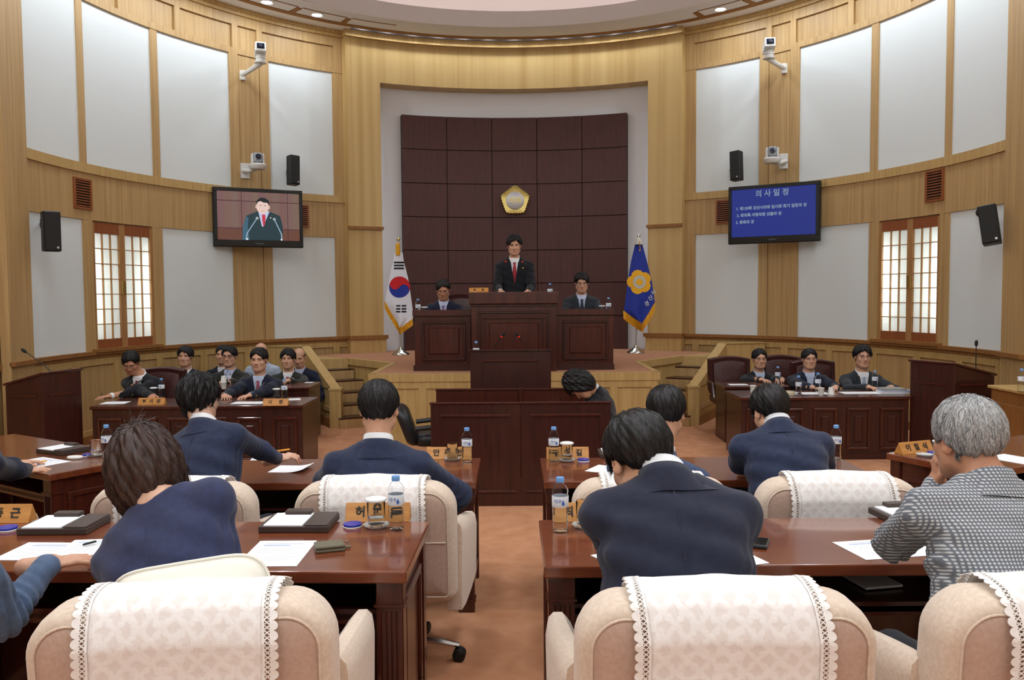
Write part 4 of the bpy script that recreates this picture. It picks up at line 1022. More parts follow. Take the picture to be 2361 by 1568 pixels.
def office_chair():
    p = onz(965,1150,0); c = at(968,1010,6.75)
    t = thing('office_chair', 'black leather office chair tilted beside the clerks table', 'chair', (-.70,7.665,0), math.radians(-84))
    def ring(k,y): return [(x*k, y+.22*(z-.5), .58+(z-.58)*k) for x,z in rrect(.44,.40,.755,.13,.08,6)]
    b = MB(); b.loft([ring(.75,-.16),ring(.92,-.17),ring(1,-.20),ring(1,-.24),ring(.9,-.27)]); o = b.build('backrest', M_blackl, t, smooth='all')
    for v in o.data.vertices: v.co.y = v.co.y-.62*(v.co.z-.45)
    b = MB(); R = rrect(.44,-.20,.20,.07,.07,4); b.loft([[(x*.95,y*.95,.40) for x,y in R],[(x,y,.43) for x,y in R],[(x,y,.47) for x,y in R],[(x*.9,y*.9,.50) for x,y in R]]); b.build('seat', M_blackl, t, smooth='all')
    for s in (-1,1): b = MB(); b.tube([(s*.22,-.2,.56),(s*.235,.0,.58),(s*.235,.14,.57),(s*.22,.14,.45)],.022,8); b.build('armrest', M_black, t, smooth=True)
    b = MB(); b.lathe([(.03,.08),(.03,.40)],12); b.build('column', M_black, t)
    for k in range(5):
        a = 2*PI*k/5; b = MB(); b.tube([(0,0,.09),(.27*math.cos(a),.27*math.sin(a),.045)],[.024,.016],8); b.build('star_leg', M_black, t, smooth=True)
        b = MB(); b.lathe([(0,-.025),(.025,-.02),(.027,0),(.025,.02),(0,.025)],12,Matrix.Translation((.27*math.cos(a),.27*math.sin(a),.027)) @ Matrix.Rotation(PI/2,4,'X')); b.build('caster', M_black, t)
office_chair()

# ================================================================== SMALL THINGS
def proto_bottle():
    t = thing('water_bottle', 'clear plastic water bottle', 'bottle')
    out = [(0,.004),(.020,.0),(.028,.004),(.031,.014),(.0305,.03),(.0295,.036),(.0305,.042),(.0305,.060),(.0295,.066),(.0305,.072),(.0305,.112),(.0305,.135),(.029,.146),(.0315,.155),(.030,.166),(.022,.180),(.0135,.188),(.0125,.196)]
    inn = [(r-.0012 if r > .002 else 0, z+(.0012 if i < 3 else 0)) for i,(r,z) in enumerate(out)][::-1]
    b = MB(); b.lathe(out+inn,20); b.build('body', M_pet, t, smooth=True)
    wt = [(0,.007),(.018,.004),(.0262,.007),(.0290,.015),(.0285,.03),(.0275,.036),(.0285,.042),(.0285,.060),(.0275,.066),(.0285,.072),(.0285,.128),(0,.128)]
    b = MB(); b.lathe(wt,20); b.build('water', M_water, t, smooth=True)
    b = MB(); b.lathe([(.0318,.100),(.0322,.101),(.0322,.140),(.0318,.141),(.0309,.141),(.0309,.100),(.0318,.100)],24); lb = b.build('label', M_labelw, t, smooth=True)
    text_obj('석수', .017, M_labelb, lb, Matrix.Translation((-.006,-.0325,.124)) @ FACE_S, 'label_print', .0003)
    b = MB(); b.add([(.014+.006*math.cos(a)*(1 if math.sin(a) < 0 else max(0,1-math.sin(a))), -.0298-.0018, .116+.010*math.sin(a)*(1.5 if math.sin(a) > 0 else .8)) for a in [2*PI*i/12 for i in range(12)]],[tuple(range(12))]); b.build('label_drop', M_labelb, lb)
    b = MB(); b.lathe([(.0155,.192),(.0158,.194),(.0158,.209),(.0145,.211),(0,.211)],20); b.build('cap', M_cap, t, smooth=True)
    return t
def proto_glass(lid):
    t = thing('drinking_glass', 'drinking glass', 'glass')
    b = MB(); b.lathe([(0,0),(.032,0),(.0335,.004),(.036,.098),(.0352,.1),(.0342,.098),(.0315,.010),(0,.010)],24); b.build('tumbler', M_glass, t, smooth=True)
    b = MB(); b.lathe([(0,.0105),(.0305,.0105),(.0318,.036),(0,.036)],24); b.build('water', M_water, t, smooth=True)
    if lid: b = MB(); b.lathe([(.0,.100),(.039,.100),(.042,.104),(.041,.110),(.030,.1135),(0,.114)],28); b.build('lid', M_wlid, t, smooth=True)
    return t
def proto_coaster():
    b = MB(); n = 48; prof = [(.0,.0),(.036,.0),(.050,.010),(.052,.014),(.048,.013),(.036,.005),(0,.005)]
    vs = []; 
    for r,z in prof:
        for i in range(n): a = 2*PI*i/n; rr = r*(1+(.025*math.cos(12*a) if r > .045 else 0)); vs.append((rr*math.cos(a),rr*math.sin(a),z))
    fs = [(j*n+i,j*n+(i+1)%n,(j+1)*n+(i+1)%n,(j+1)*n+i) for j in range(len(prof)-1) for i in range(n)]
    b.add(vs,fs); return tag(b.build('glass_coaster', M_coast, smooth=True), 'glass coaster', 'coaster')
def proto_lidblue():
    t = thing('blue_cup_lid', 'blue cup lid', 'lid')
    b = MB(); b.lathe([(0,.003),(.034,.003),(.036,.005),(.036,.012),(.034,.014),(0,.0145)],32); b.build('disc', M_blue, t, smooth=True)
    b = MB(); b.lathe([(0,0),(.037,0),(.038,.003),(.036,.0045),(0,.004)],32); b.build('rim', M_wlid, t, smooth=True)
    return t
def proto_plate(text, w_=.26, h_=.072):
    t = thing('nameplate', 'wooden nameplate', 'nameplate')
    b = MB(); d = .036; b.add([(-w_/2,-d,0),(w_/2,-d,0),(w_/2,d,0),(-w_/2,d,0),(-w_/2,0,h_),(w_/2,0,h_)],[(3,2,1,0),(0,1,5,4),(2,3,4,5),(0,4,3),(1,2,5)]); b.build('wedge', M_pine, t, bevel=.0015)
    sl_ = math.atan2(d,h_); M = Matrix.Translation((0,-d*.52-.0012,h_*.5)) @ Matrix.Rotation(-sl_,4,'X') @ FACE_S
    cs = text.split(); pw = min(.075,w_*.8/len(cs)) if len(cs) > 2 else .11*w_/.26
    for k,ch in enumerate(cs): text_obj(ch, .046*h_/.072, M_ink, t, M @ Matrix.Translation(((k-(len(cs)-1)/2)*pw,0,0)), 'letter', .0006, .0012)
    return t
def proto_tray():
    t = thing('memo_tray', 'memo tray', 'memo tray')
    b = MB(); b.box(-.135,.135,-.10,.10,0,.026); b.build('tray', M_tray, t, bevel=.003)
    b = MB(); b.box(-.115,.035,-.098,.085,.026,.031); b.build('note_pad', M_paper, t)
    b = MB(); b.box(.042,.133,-.098,.098,.026,.033); b.build('cover_flap', M_tray, t, bevel=.003)
    b = MB(); b.box(-.075,.03,.055,.098,.031,.047); b.build('clip_block', M_tray, t, bevel=.003)
    return t
def proto_cup():
    t = thing('paper_cup', 'white paper cup', 'cup')
    b = MB(); b.lathe([(0,.002),(.024,.0),(.034,.074),(.0355,.076),(.034,.078),(.0325,.074),(.0225,.004),(0,.004)],20); b.build('cup_wall', M_cupw, t, smooth=True); return t
PROTO = {}
def put(kind, label, p, rotz=0, group=None, maker=None):
    p = Vector(p)
    if kind not in PROTO:
        PROTO[kind] = maker(); o = PROTO[kind]; o.location = p; o.rotation_euler = (0,0,rotz); o['label'] = label
        if group: o['group'] = group
        return o
    return dup(PROTO[kind], label, p, rotz, group)
def bottle(label,p): return put('bottle', 'blue-capped water bottle '+label, p, random.uniform(-.2,.2), 'water bottles', proto_bottle)
def glass(label,p,lid=True): return put('glass%d'%lid, ('drinking glass with a white lid ' if lid else 'open glass of water ')+label, p, 0, 'drinking glasses', lambda: proto_glass(lid))
def coaster(label,p): return put('coaster', 'fluted glass coaster '+label, p, 0, 'glass coasters', proto_coaster)
def bluelid(label,p): return put('bluelid', 'round blue cup lid '+label, p, 0, 'blue cup lids', proto_lidblue)
def tray(label,p,r=0): return put('tray', 'brown memo tray with note pad '+label, p, r, 'memo trays', proto_tray)
def cup(label,p): return put('cup', 'white paper cup '+label, p, 0, 'paper cups', proto_cup)
def nameplate(text,label,p,r=0,w_=.26,h_=.072):
    o = proto_plate(text,w_,h_); o.location = p; o.rotation_euler = (0,0,r); o['label'] = label; o['group'] = 'wooden nameplates'; return o
def paper(label,p,r=0,w_=.21,d=.297,lines=True,curl=0,n=1,cat='paper'):
    t = thing('paper_sheet', label, cat, p, r, 'paper sheets'); b = MB(); k = 8; vs = []
    for lv in (.0006,.0014*n+.0004):
        for i in range(k+1):
            u = i/k; z = lv+curl*(max(0,u-.5)*2)**2
            vs += [(-w_/2+w_*u,-d/2,z),(-w_/2+w_*u,d/2,z)]
    m_ = 2*(k+1); fs = []
    for i in range(k): a = 2*i; fs += [(a,a+1,a+3,a+2),(m_+a,m_+a+2,m_+a+3,m_+a+1),(a,a+2,m_+a+2,m_+a),(a+1,m_+a+1,m_+a+3,a+3)]
    fs += [(0,m_,m_+1,1),(2*k,2*k+1,m_+2*k+1,m_+2*k)]
    b.add(vs,fs); b.build('sheet', M_paper, t)
    if lines and not curl:
        z = .0014*n+.0006; b = MB(); b.box(-w_*.34,w_*.30,d*.36,d*.385,z,z+.0002); b.build('print_title', M_inkg, t)
        b = MB(); b.box(-w_*.36,w_*.1,d*.285,d*.315,z,z+.0002); b.build('print_band', M_inkb, t)
        b = MB(); 
        for i in range(9): b.box(-w_*.38,w_*(.38-.1*(i%3)),d*(.22-.065*i),d*(.226-.065*i),z,z+.0002)
        o = b.build('print_lines', M_inkg, t); o['kind'] = 'stuff'
    return t
def pen(label,p,q,m,r=.0042):
    p = Vector(p); q = Vector(q); t = thing('pen', label, 'pen', p); d = q-p
    b = MB(); b.tube([d*.10,d],r,8); b.build('barrel', m, t, smooth=True); b = MB(); b.tube([Vector((0,0,0)),d*.10],[.001,r],8); b.build('tip', M_black, t, smooth=True); return t
zA, zB, zD = .83, .73, .66
# rear row, left desk
P = onz(914,1221,zA); bottle('on the left rear desk beside the aisle', P)
P = onz(868,1216,zA); coaster('under the lidded glass on the left rear desk', P); glass('on the left rear desk', P+Vector((0,0,.0052)))
bluelid('on the left rear desk before the nameplate', onz(813,1214,zA))
nameplate('허  순  옥','wooden nameplate behind the bottle on the left rear desk', onz(870,1203,zA)+Vector((0,.03,0)))
tray('in the middle of the left rear desk', onz(692,1213,zA), -.02)
paper('printed white sheet lying right of the brown-haired woman', onz(640,1276,zA), 0)
def wallet():
    t = thing('wallet', 'worn olive leather wallet on the left rear desk', 'wallet', onz(760,1268,zA), math.radians(18))
    for z0,z1,nm in ((0,.012,'lower_half'),(.0125,.024,'upper_half')):
        b = MB(); b.box(-.052,.052,-.035,.042,z0,z1); b.build(nm, M_clay, t, bevel=.005, bseg=2)
    b = MB(); b.box(.052,.075,-.01,.004,.004,.010); b.build('strap', M_clay, t, bevel=.002)
    b = MB(); b.lathe([(0,-.004),(.006,-.003),(.006,.003),(0,.004)],12,Matrix.Translation((.066,.025,.016))); b.build('stud', M_chrome, t, smooth=True)
wallet()
tray('at the left end of the left rear desk', onz(150,1218,zA), .0)
nameplate('이  동  근','wooden nameplate at the left picture edge', onz(10,1206,zA)+Vector((-.03,.03,0)))
bluelid('at the left picture edge', onz(18,1222,zA))
paper('printed white sheet under the hand of the man at the left edge', onz(118,1272,zA), -.05, .30,.21)
paper('folded white sheet beside the left sleeve of the brown-haired woman', onz(200,1268,zA)+Vector((.0,.02,.003)), .1, .18,.2, True)
# rear row, right desk
P = onz(1292,1226,zA); bottle('on the right rear desk beside the aisle', P)
P = onz(1349,1216,zA); coaster('under the open glass on the right rear desk', P); glass('on the right rear desk', P+Vector((0,0,.0052)), False)
nameplate('최  한  주','wooden nameplate half hidden on the right rear desk', onz(1352,1203,zA)+Vector((0,.03,0)))
def phone():
    t = thing('mobile_phone', 'black mobile phone on the right rear desk', 'phone', onz(1748,1256,zA), math.radians(-22))
    b = MB(); b.box(-.036,.036,-.056,.056,.0,.014); b.build('case', M_phone, t, bevel=.006, bseg=2)
    b = MB(); b.box(-.031,.031,-.045,.045,.014,.0145); b.build('screen', mat('phone_screen',(16,18,20),.1), t)
phone()
paper('white sheet corner right of the man in the dark suit', onz(1690,1285,zA), .35, .15,.2, False)
paper('white sheet poking out below the left arm of the man in the dark suit', onz(1418,1300,zA)+Vector((.04,.04,0)), .5, .15,.2, False)
paper('printed white sheet under the elbow of the grey-haired man', onz(2045,1265,zA), .18, .297,.21)
tray('beside the grey-haired man on the right rear desk', onz(2070,1195,zA)+Vector((.06,0,0)), .12)
paper('white sheets lying on the shelf under the right rear desk', onz(2020,1352,.655)+Vector((0,.08,0)), .2, .15,.21, False, 0, 6)
# front row, left desk
P = onz(1077,1066,zB); bottle('on the left front-row desk beside the aisle', P)
P = onz(1043,1061,zB); coaster('under the open glass on the left front-row desk', P); glass('on the left front-row desk', P+Vector((0,0,.0052)), False)
nameplate('안  주  현','wooden nameplate on the left front-row desk beside the aisle', onz(1032,1058,zB)+Vector((0,.02,0)))
paper('curled white sheet beside the hand with the orange pen', onz(672,1082,zB), -.1, .21,.2, False, .02)
paper('small white pad under the hand with the orange pen', onz(605,1056,zB), .1, .12,.15, False)
# far left desk
tray('on the angled desk at the far left', onz(146,1042,zB), aL+.1)
P = onz(221,1052,zB); coaster('under the open glass on the far left desk', P); glass('on the far left desk', P+Vector((0,0,.0052)), False)
bottle('on the angled desk at the far left', onz(247,1056,zB))
bluelid('on the far left desk', onz(204,1051,zB))
paper('wide white sheet on the angled desk at the far left', onz(88,1067,zB), aL+.05, .30,.24)
def eraser():
    b = MB(); b.lathe([(0,0),(.045,.002),(.05,.010),(.044,.018),(0,.022)],24,Matrix.Diagonal((1,.62,1,1))); tag(b.build('white_oval_object', M_wlid, smooth=True, loc=onz(173,1058,zB)), 'small white oval object on the far left desk', 'oval dish')  # plain white oval shape of unknown use
eraser()
# front row, right desk
P = onz(1277,1064,zB); bottle('on the right front-row desk beside the aisle', P)
P = onz(1307,1064,zB); coaster('under the lidded glass on the right front-row desk', P); glass('on the right front-row desk', P+Vector((0,0,.0052)))
bluelid('on the right front-row desk', onz(1345,1063,zB))
nameplate('김  성  길','wooden nameplate on the right front-row desk beside the aisle', onz(1309,1058,zB)+Vector((0,.02,0)))
tray('on the right front-row desk', onz(1412,1050,zB)+Vector((.05,0,0)), 0)
paper('white sheet beside the sleeve of the man in blue', onz(1392,1082,zB), -.5, .15,.2, False)
bottle('behind the right arm of the bowed man on the right', onz(1927,1060,zB))
# far right desk
nameplate('이  철  식','wooden nameplate on the angled desk at the far right', onz(2108,1043,zB)+Vector((0,.0,0)), aR*.8)
P = onz(2132,1052,zB); coaster('on the angled desk at the far right', P)
bluelid('on the angled desk at the far right', onz(2152,1046,zB)); P = onz(2166,1058,zB); glass('on the angled desk at the far right', P)
paper('white sheet on the angled desk right of the grey head', onz(2345,1060,zB), aR, .21,.297, False)
# left officials
nameplate('부 시 장','small wooden nameplate before the writing man on the left', onz(347,934,zD)+Vector((0,.04,0)), 0, .27,.07)
nameplate('시   장','small wooden nameplate before the man in the red tie on the left', onz(634,936,zD)+Vector((0,.04,0)), 0, .25,.07)
paper('white sheet under the writing hand on the left officials desk', onz(266,929,zD), .1, .25,.2, False)
paper('white sheet before the man in the red tie', onz(573,929,zD), .0, .32,.2, False)
paper('white sheet with yellow edge at the right end of the left officials desk', onz(677,921,zD), .3, .14,.18, False)
glass('beside the writing man', onz(355,917,zD)); bottle('beside the writing man on the left', onz(373,917,zD))
glass('beside the man in the red tie', onz(638,920,zD)); bottle('beside the man in the red tie', onz(656,920,zD))
bottle('on the rear left officials desk', onz(527,893,zD)); c0 = onz(516,897,zD); cup('on the rear left officials desk, lower of two', c0)
o = cup('upturned on the other on the rear left officials desk', c0+Vector((0,0,.156))); o.rotation_euler = (PI,0,0)
paper('small white note at the right end of the rear left desk', onz(713,882,zD), 0, .1,.12, False)
# right officials
cup('left end of the front right officials desk', onz(1736,905,zD)); bottle('before the middle man on the right', onz(1841,912,zD))
paper('white sheet before the middle man on the right', onz(1877,907,zD), 0, .30,.2, False)
cup('before the middle man on the right', onz(1893,911,zD)); c0 = onz(1916,910,zD)+Vector((0,0,.078)); o = cup('standing upside down on the front right officials desk', c0); o.rotation_euler = (PI,0,0)
bottle('small behind the paper cup on the right officials desk', onz(1888,905,zD)+Vector((0,.03,0)))
paper('white sheet before the grey-suited man on the right', onz(1985,906,zD), 0, .42,.2, False)
bottle('before the grey-suited man on the right', onz(2017,898,zD))
for i,(h0,h1,dx,w_) in enumerate(((0,.022,0,.30),(.022,.042,.01,.29),(.042,.056,-.02,.24))):
    p = onz(2066,908,zD); b = MB(); b.box(-w_/2,w_/2,-.10,.10,0,h1-h0); tag(b.build('document_binder', mat('binder%d'%i,((222,222,226),(186,190,210),(150,150,144))[i],.7), bevel=.002, loc=p+Vector((dx,.06,h0))), ('bottom','middle','top grey')[i]+' document binder in the stack by the right lectern', 'binder', 'stacked binders')
paper('white sheet on the rear right officials desk before the empty chair', onz(1702,887,zD), 0, .22,.16, False)
bottle('between the two men on the rear right desk', onz(1793,886,zD))
def cap_hat():
    b = MB(); b.lathe([(.0,.05),(.05,.045),(.075,.025),(.08,.0),(.0,.0)],20,Matrix.Diagonal((1.1,1,.8,1))); tag(b.build('beige_hat', mat('beige_cloth',(190,176,150),.9), smooth=True, loc=onz(1822,911,zD)+Vector((0,.06,0))), 'low beige cloth pouch on the front right officials desk', 'hat')  # low dome shape built for a beige cloth hat
cap_hat()
# bench
BT = STG+.945; WT = STG+.66
p = at(1104,676,10.12); p.z = BT; nameplate('의   장','small wooden nameplate on top of the centre podium', p, 0, .23,.055)
p = at(1268,690,10.45); p.z = STG+.84; bottle('on the centre podium', p)
for lb,px,Y,kind in (('on the left wing of the bench',964,10.42,'b'),('on the left wing of the bench',979,10.38,'g'),('on the right wing of the bench',1388,10.38,'g'),('on the right wing of the bench',1403,10.42,'b')):
    p = at(px,716,Y); p.z = WT; (bottle if kind == 'b' else glass)(lb,p)
p = at(1098,820,8.6); p.z = 1.06; bottle('on the lectern before the stage', p)
p = at(2355,890,7.6); p.z = .83; bottle('on the oak counter at the far right', p)
for lb,px,q in (('left',1142,1167),('right',1220,1204)):
    a = at(px,690,10.42); a.z = STG+.84
    gooseneck('thin podium microphone at the %s of the speaking man' % lb, [a, at(px,654,10.42), at((px+q)/2,622,10.40), at(q,602,10.38)], 'podium microphones', True, .012)
pillow = thing('pillow', 'white piped pillow behind the brown-haired woman', 'pillow', (-.825,2.16,R1Z+.475))
def pil(k,y): return [(x*k[0]+.02*z*0, y, .40*(z*k[1])+.0) for x,z in [(math.copysign(abs(math.cos(a))**.35,math.cos(a))*.21, math.copysign(abs(math.sin(a))**.35,math.sin(a))*.5) for a in [2*PI*i/48 for i in range(48)]]]
b = MB(); b.loft([pil((.3,.3),-.07),pil((.7,.7),-.055),pil((.93,.93),-.02),pil((1,1),0),pil((.93,.93),.02),pil((.7,.7),.055),pil((.3,.3),.07)])
PM = Matrix.Translation((0,0,.275)) @ Matrix.Rotation(math.radians(-9),4,'Y'); b.v = [tuple(PM @ Vector(p)) for p in b.v]; b.build('cushion', M_pillow, pillow, smooth='all')
b = MB(); b.tube([PM @ Vector(p) for p in pil((1.005,1.01),0)],.004,6,closed=True); b.build('piping', M_pillow, pillow, smooth='all')

# ================================================================== PEOPLE
def V3(v): return np.array(v, dtype=np.float64)
class Prim:
    def __init__(s, f, lo, hi, k=.02, mode='u'): s.f=f; s.lo=V3(lo); s.hi=V3(hi); s.k=k; s.mode=mode
def cone(a,b,ra,rb,k=.02,mode='u'):
    a=V3(a); b=V3(b); ab=b-a; L2=max(ab@ab,1e-9); R=max(ra,rb)
    def f(p):
        t=np.clip(((p-a)@ab)/L2,0,1); return np.linalg.norm(p-a-t[...,None]*ab,axis=-1)-(ra+(rb-ra)*t)
    return Prim(f,np.minimum(a,b)-R,np.maximum(a,b)+R,k,mode)
def ell(c,r,R=None,k=.02,mode='u'):
    c=V3(c); r=V3(r); R=np.eye(3) if R is None else R; m=max(r)
    def f(p):
        q=(p-c)@R; k0=np.linalg.norm(q/r,axis=-1); k1=np.linalg.norm(q/(r*r),axis=-1); return k0*(k0-1)/np.maximum(k1,1e-6)
    return Prim(f,c-m,c+m,k,mode)
def smin(a,b,k):
    h=np.maximum(k-np.abs(a-b),0)/k; return np.minimum(a,b)-h*h*k*.25
def apply(D,d,pr):
    if pr.mode=='u': return smin(D,d,pr.k)
    return -smin(-D,d,pr.k)          # smooth subtraction
def sdf(prims,p):
    D=np.full(p.shape[:-1],1.0)
    for pr in prims: D=apply(D,pr.f(p),pr)
    return D
EDG=[((0,0,0),(1,0,0)),((0,1,0),(1,1,0)),((0,0,1),(1,0,1)),((0,1,1),(1,1,1)),((0,0,0),(0,1,0)),((1,0,0),(1,1,0)),((0,0,1),(0,1,1)),((1,0,1),(1,1,1)),((0,0,0),(0,0,1)),((1,0,0),(1,0,1)),((0,1,0),(0,1,1)),((1,1,0),(1,1,1))]
def nets(prims, vox, lo=None, hi=None, post=None):
    "smooth surface of a union of primitives (surface nets)"
    us=[p for p in prims if p.mode=='u']
    if lo is None: lo=np.min([p.lo for p in us],0)-2.5*vox-.01
    if hi is None: hi=np.max([p.hi for p in us],0)+2.5*vox+.01
    n=np.ceil((hi-lo)/vox).astype(int)+1
    xs=[lo[i]+vox*np.arange(n[i]) for i in range(3)]
    D=np.full(n,1.0)
    for pr in prims:
        m=pr.k+2*vox+.012
        i0=np.maximum(np.floor((pr.lo-m-lo)/vox).astype(int),0); i1=np.minimum(np.ceil((pr.hi+m-lo)/vox).astype(int)+1,n)
        if (i1<=i0).any(): continue
        g=np.stack(np.meshgrid(xs[0][i0[0]:i1[0]],xs[1][i0[1]:i1[1]],xs[2][i0[2]:i1[2]],indexing='ij'),-1)
        sl_=(slice(i0[0],i1[0]),slice(i0[1],i1[1]),slice(i0[2],i1[2]))
        D[sl_]=apply(D[sl_],pr.f(g),pr)
    if post is not None:
        g=np.stack(np.meshgrid(*xs,indexing='ij'),-1); D=post(D,g)
    for ax in range(3):
        for e in (0,-1):
            s=[slice(None)]*3; s[ax]=e; D[tuple(s)]=np.maximum(D[tuple(s)],1e-4)
    S=D<0
    cnt=sum(S[a:n[0]-1+a,b:n[1]-1+b,c:n[2]-1+c].astype(np.int8) for a in (0,1) for b in (0,1) for c in (0,1))
    act=(cnt>0)&(cnt<8); ids=np.argwhere(act); idx=np.full(act.shape,-1); idx[act]=np.arange(len(ids))
    acc=np.zeros((len(ids),3)); num=np.zeros(len(ids))
    for o1,o2 in EDG:
        a=ids+o1; b=ids+o2; d1=D[a[:,0],a[:,1],a[:,2]]; d2=D[b[:,0],b[:,1],b[:,2]]; m=(d1<0)!=(d2<0)
        t=np.where(m,d1/np.where(m,d1-d2,1),0)[:,None]; acc+=np.where(m[:,None],a*(1-t)+b*t,0); num+=m
    Vv=lo+vox*(acc/np.maximum(num,1)[:,None]); quads=[]
    for ax in range(3):
        u,v=(ax+1)%3,(ax+2)%3
        s0=[slice(1,-1)]*3; s1=[slice(1,-1)]*3; s0[ax]=slice(0,-1); s1[ax]=slice(1,None)
        A=S[tuple(s0)]; B=S[tuple(s1)]; e=np.argwhere(A!=B)
        if not len(e): continue
        flip=A[e[:,0],e[:,1],e[:,2]]
        e=e.copy(); e[:,u]+=1; e[:,v]+=1
        def cid(du,dv):
            c=e.copy(); c[:,u]-=du; c[:,v]-=dv; return idx[c[:,0],c[:,1],c[:,2]]
        q=np.stack([cid(1,1),cid(0,1),cid(0,0),cid(1,0)],1); q[~flip]=q[~flip][:,::-1]; quads.append(q)
    return Vv,np.concatenate(quads)
def np_mesh(name, Vv, Q, m, parent, org, smooth=True):
    me=bpy.data.meshes.new(name); me.vertices.add(len(Vv)); me.vertices.foreach_set('co',(Vv-V3(org)).astype(np.float32).ravel())
    k=Q.shape[1]; me.loops.add(Q.size); me.loops.foreach_set('vertex_index',Q.astype(np.int32).ravel()); me.polygons.add(len(Q))
    me.polygons.foreach_set('loop_start',np.arange(0,Q.size,k,dtype=np.int32)); me.polygons.foreach_set('loop_total',np.full(len(Q),k,dtype=np.int32))
    me.materials.append(m); me.update(calc_edges=True); me.validate()
    if smooth: me.polygons.foreach_set('use_smooth',[True]*len(me.polygons))
    o=bpy.data.objects.new(name,me); COL.objects.link(o); o.parent=parent; return o
def Rz_(a): c,s=math.cos(a),math.sin(a); return np.array([[c,-s,0],[s,c,0],[0,0,1.]])
def Rx_(a): c,s=math.cos(a),math.sin(a); return np.array([[1.,0,0],[0,c,-s],[0,s,c]])
def Ry_(a): c,s=math.cos(a),math.sin(a); return np.array([[c,0,s],[0,1.,0],[-s,0,c]])
rad=math.radians
def fabric(name,c,c2=None,rough=.85): return mat(name,c,rough,noise=((40,40,40),5,.3,.7),col2=c2 or tuple(int(v*.86) for v in c),bump=((500,500,500),.18),spec=.2,sheen=.15)
J_navy=fabric('suit_navy',(46,54,80)); J_navyd=fabric('suit_navy_dark',(42,46,64)); J_blue=fabric('suit_blue',(70,84,118)); J_denim=fabric('suit_denim',(92,112,142))
J_black=fabric('suit_black',(34,35,40)); J_char=fabric('suit_charcoal',(52,56,62)); J_olive=fabric('suit_olive',(52,54,50)); J_midn=fabric('suit_midnight',(34,40,58)); J_wom=fabric('blouse_navy',(56,62,94))
def check_mat():
    m=bpy.data.materials.new('checked_wool'); m.use_nodes=True; nt=m.node_tree; b=nt.nodes['Principled BSDF']; b.inputs['Roughness'].default_value=.9
    tc=nt.nodes.new('ShaderNodeTexCoord'); sx=nt.nodes.new('ShaderNodeSeparateXYZ'); nt.links.new(tc.outputs['Object'],sx.inputs[0])
    def stripe(out,f):
        a=nt.nodes.new('ShaderNodeMath'); a.operation='MULTIPLY'; a.inputs[1].default_value=f; nt.links.new(out,a.inputs[0])
        c=nt.nodes.new('ShaderNodeMath'); c.operation='SINE'; nt.links.new(a.outputs[0],c.inputs[0])
        g=nt.nodes.new('ShaderNodeMath'); g.operation='MULTIPLY_ADD'; g.inputs[1].default_value=.5; g.inputs[2].default_value=.5; nt.links.new(c.outputs[0],g.inputs[0]); return g
    # horizontal coordinate mixes x and a little y so that the sides are checked too
    ad=nt.nodes.new('ShaderNodeMath'); ad.operation='ADD'; nt.links.new(sx.outputs[0],ad.inputs[0]); ym=nt.nodes.new('ShaderNodeMath'); ym.operation='MULTIPLY'; ym.inputs[1].default_value=.35; nt.links.new(sx.outputs[1],ym.inputs[0]); nt.links.new(ym.outputs[0],ad.inputs[1])
    zz=nt.nodes.new('ShaderNodeMath'); zz.operation='ADD'; yz=nt.nodes.new('ShaderNodeMath'); yz.operation='MULTIPLY'; yz.inputs[1].default_value=.3; nt.links.new(sx.outputs[1],yz.inputs[0]); nt.links.new(sx.outputs[2],zz.inputs[0]); nt.links.new(yz.outputs[0],zz.inputs[1])
    A=stripe(ad.outputs[0],2*PI/.0096); B=stripe(zz.outputs[0],2*PI/.0096)
    mm=nt.nodes.new('ShaderNodeMath'); mm.operation='MULTIPLY'; nt.links.new(A.outputs[0],mm.inputs[0]); nt.links.new(B.outputs[0],mm.inputs[1])
    r=nt.nodes.new('ShaderNodeValToRGB'); r.color_ramp.elements[0].position=.12; r.color_ramp.elements[1].position=.62
    r.color_ramp.elements[0].color=(*sl((104,108,116)),1); r.color_ramp.elements[1].color=(*sl((196,198,198)),1)
    nt.links.new(mm.outputs[0],r.inputs[0]); nt.links.new(r.outputs[0],b.inputs['Base Color']); return m
J_check=check_mat()
SHIRT=mat('shirt_white',(232,232,234),.8,bump=((300,300,300),.1)); SHIRTB=mat('shirt_blue',(188,198,222),.8); SHIRTS=mat('shirt_skyblue',(172,186,204),.8)
T_red=mat('tie_red',(176,34,52),.5,noise=((90,90,90),2),col2=(140,24,40)); T_rose=mat('tie_rose',(168,84,100),.5,noise=((90,90,90),2),col2=(140,66,84)); T_pur=mat('tie_purple',(96,60,110),.5,noise=((60,60,60),2),col2=(140,110,150)); T_navy=mat('tie_navy',(34,38,60),.5); T_sky=mat('tie_sky',(160,172,200),.5)
TROUS=fabric('trousers_dark',(40,42,50))
def skinm(name,c): return mat(name,c,.5,noise=((30,30,30),4),col2=tuple(int(v*.93) for v in c),subs=.15,bump=((250,250,250),.05))
SK1=skinm('skin_a',(216,166,136)); SK2=skinm('skin_b',(200,144,112)); SK3=skinm('skin_c',(220,176,150))
def hairm(name,c,c2,rough=.42):
    if name in MATS: return MATS[name]
    m=bpy.data.materials.new(name); m.use_nodes=True; nt=m.node_tree; b=nt.nodes['Principled BSDF']; b.inputs['Roughness'].default_value=rough
    b.inputs['Specular IOR Level'].default_value=.4
    g=nt.nodes.new('ShaderNodeNewGeometry'); r=nt.nodes.new('ShaderNodeValToRGB'); r.color_ramp.elements[0].color=(*sl(c),1); r.color_ramp.elements[1].color=(*sl(c2),1)
    nt.links.new(g.outputs['Random Per Island'],r.inputs[0]); nt.links.new(r.outputs[0],b.inputs['Base Color']); MATS[name]=m; return m
def hairbase(name,c,c2): return mat(name,c,.6,noise=((160,160,18),4,.3,.7),col2=c2,bump=((180,180,25),.8))
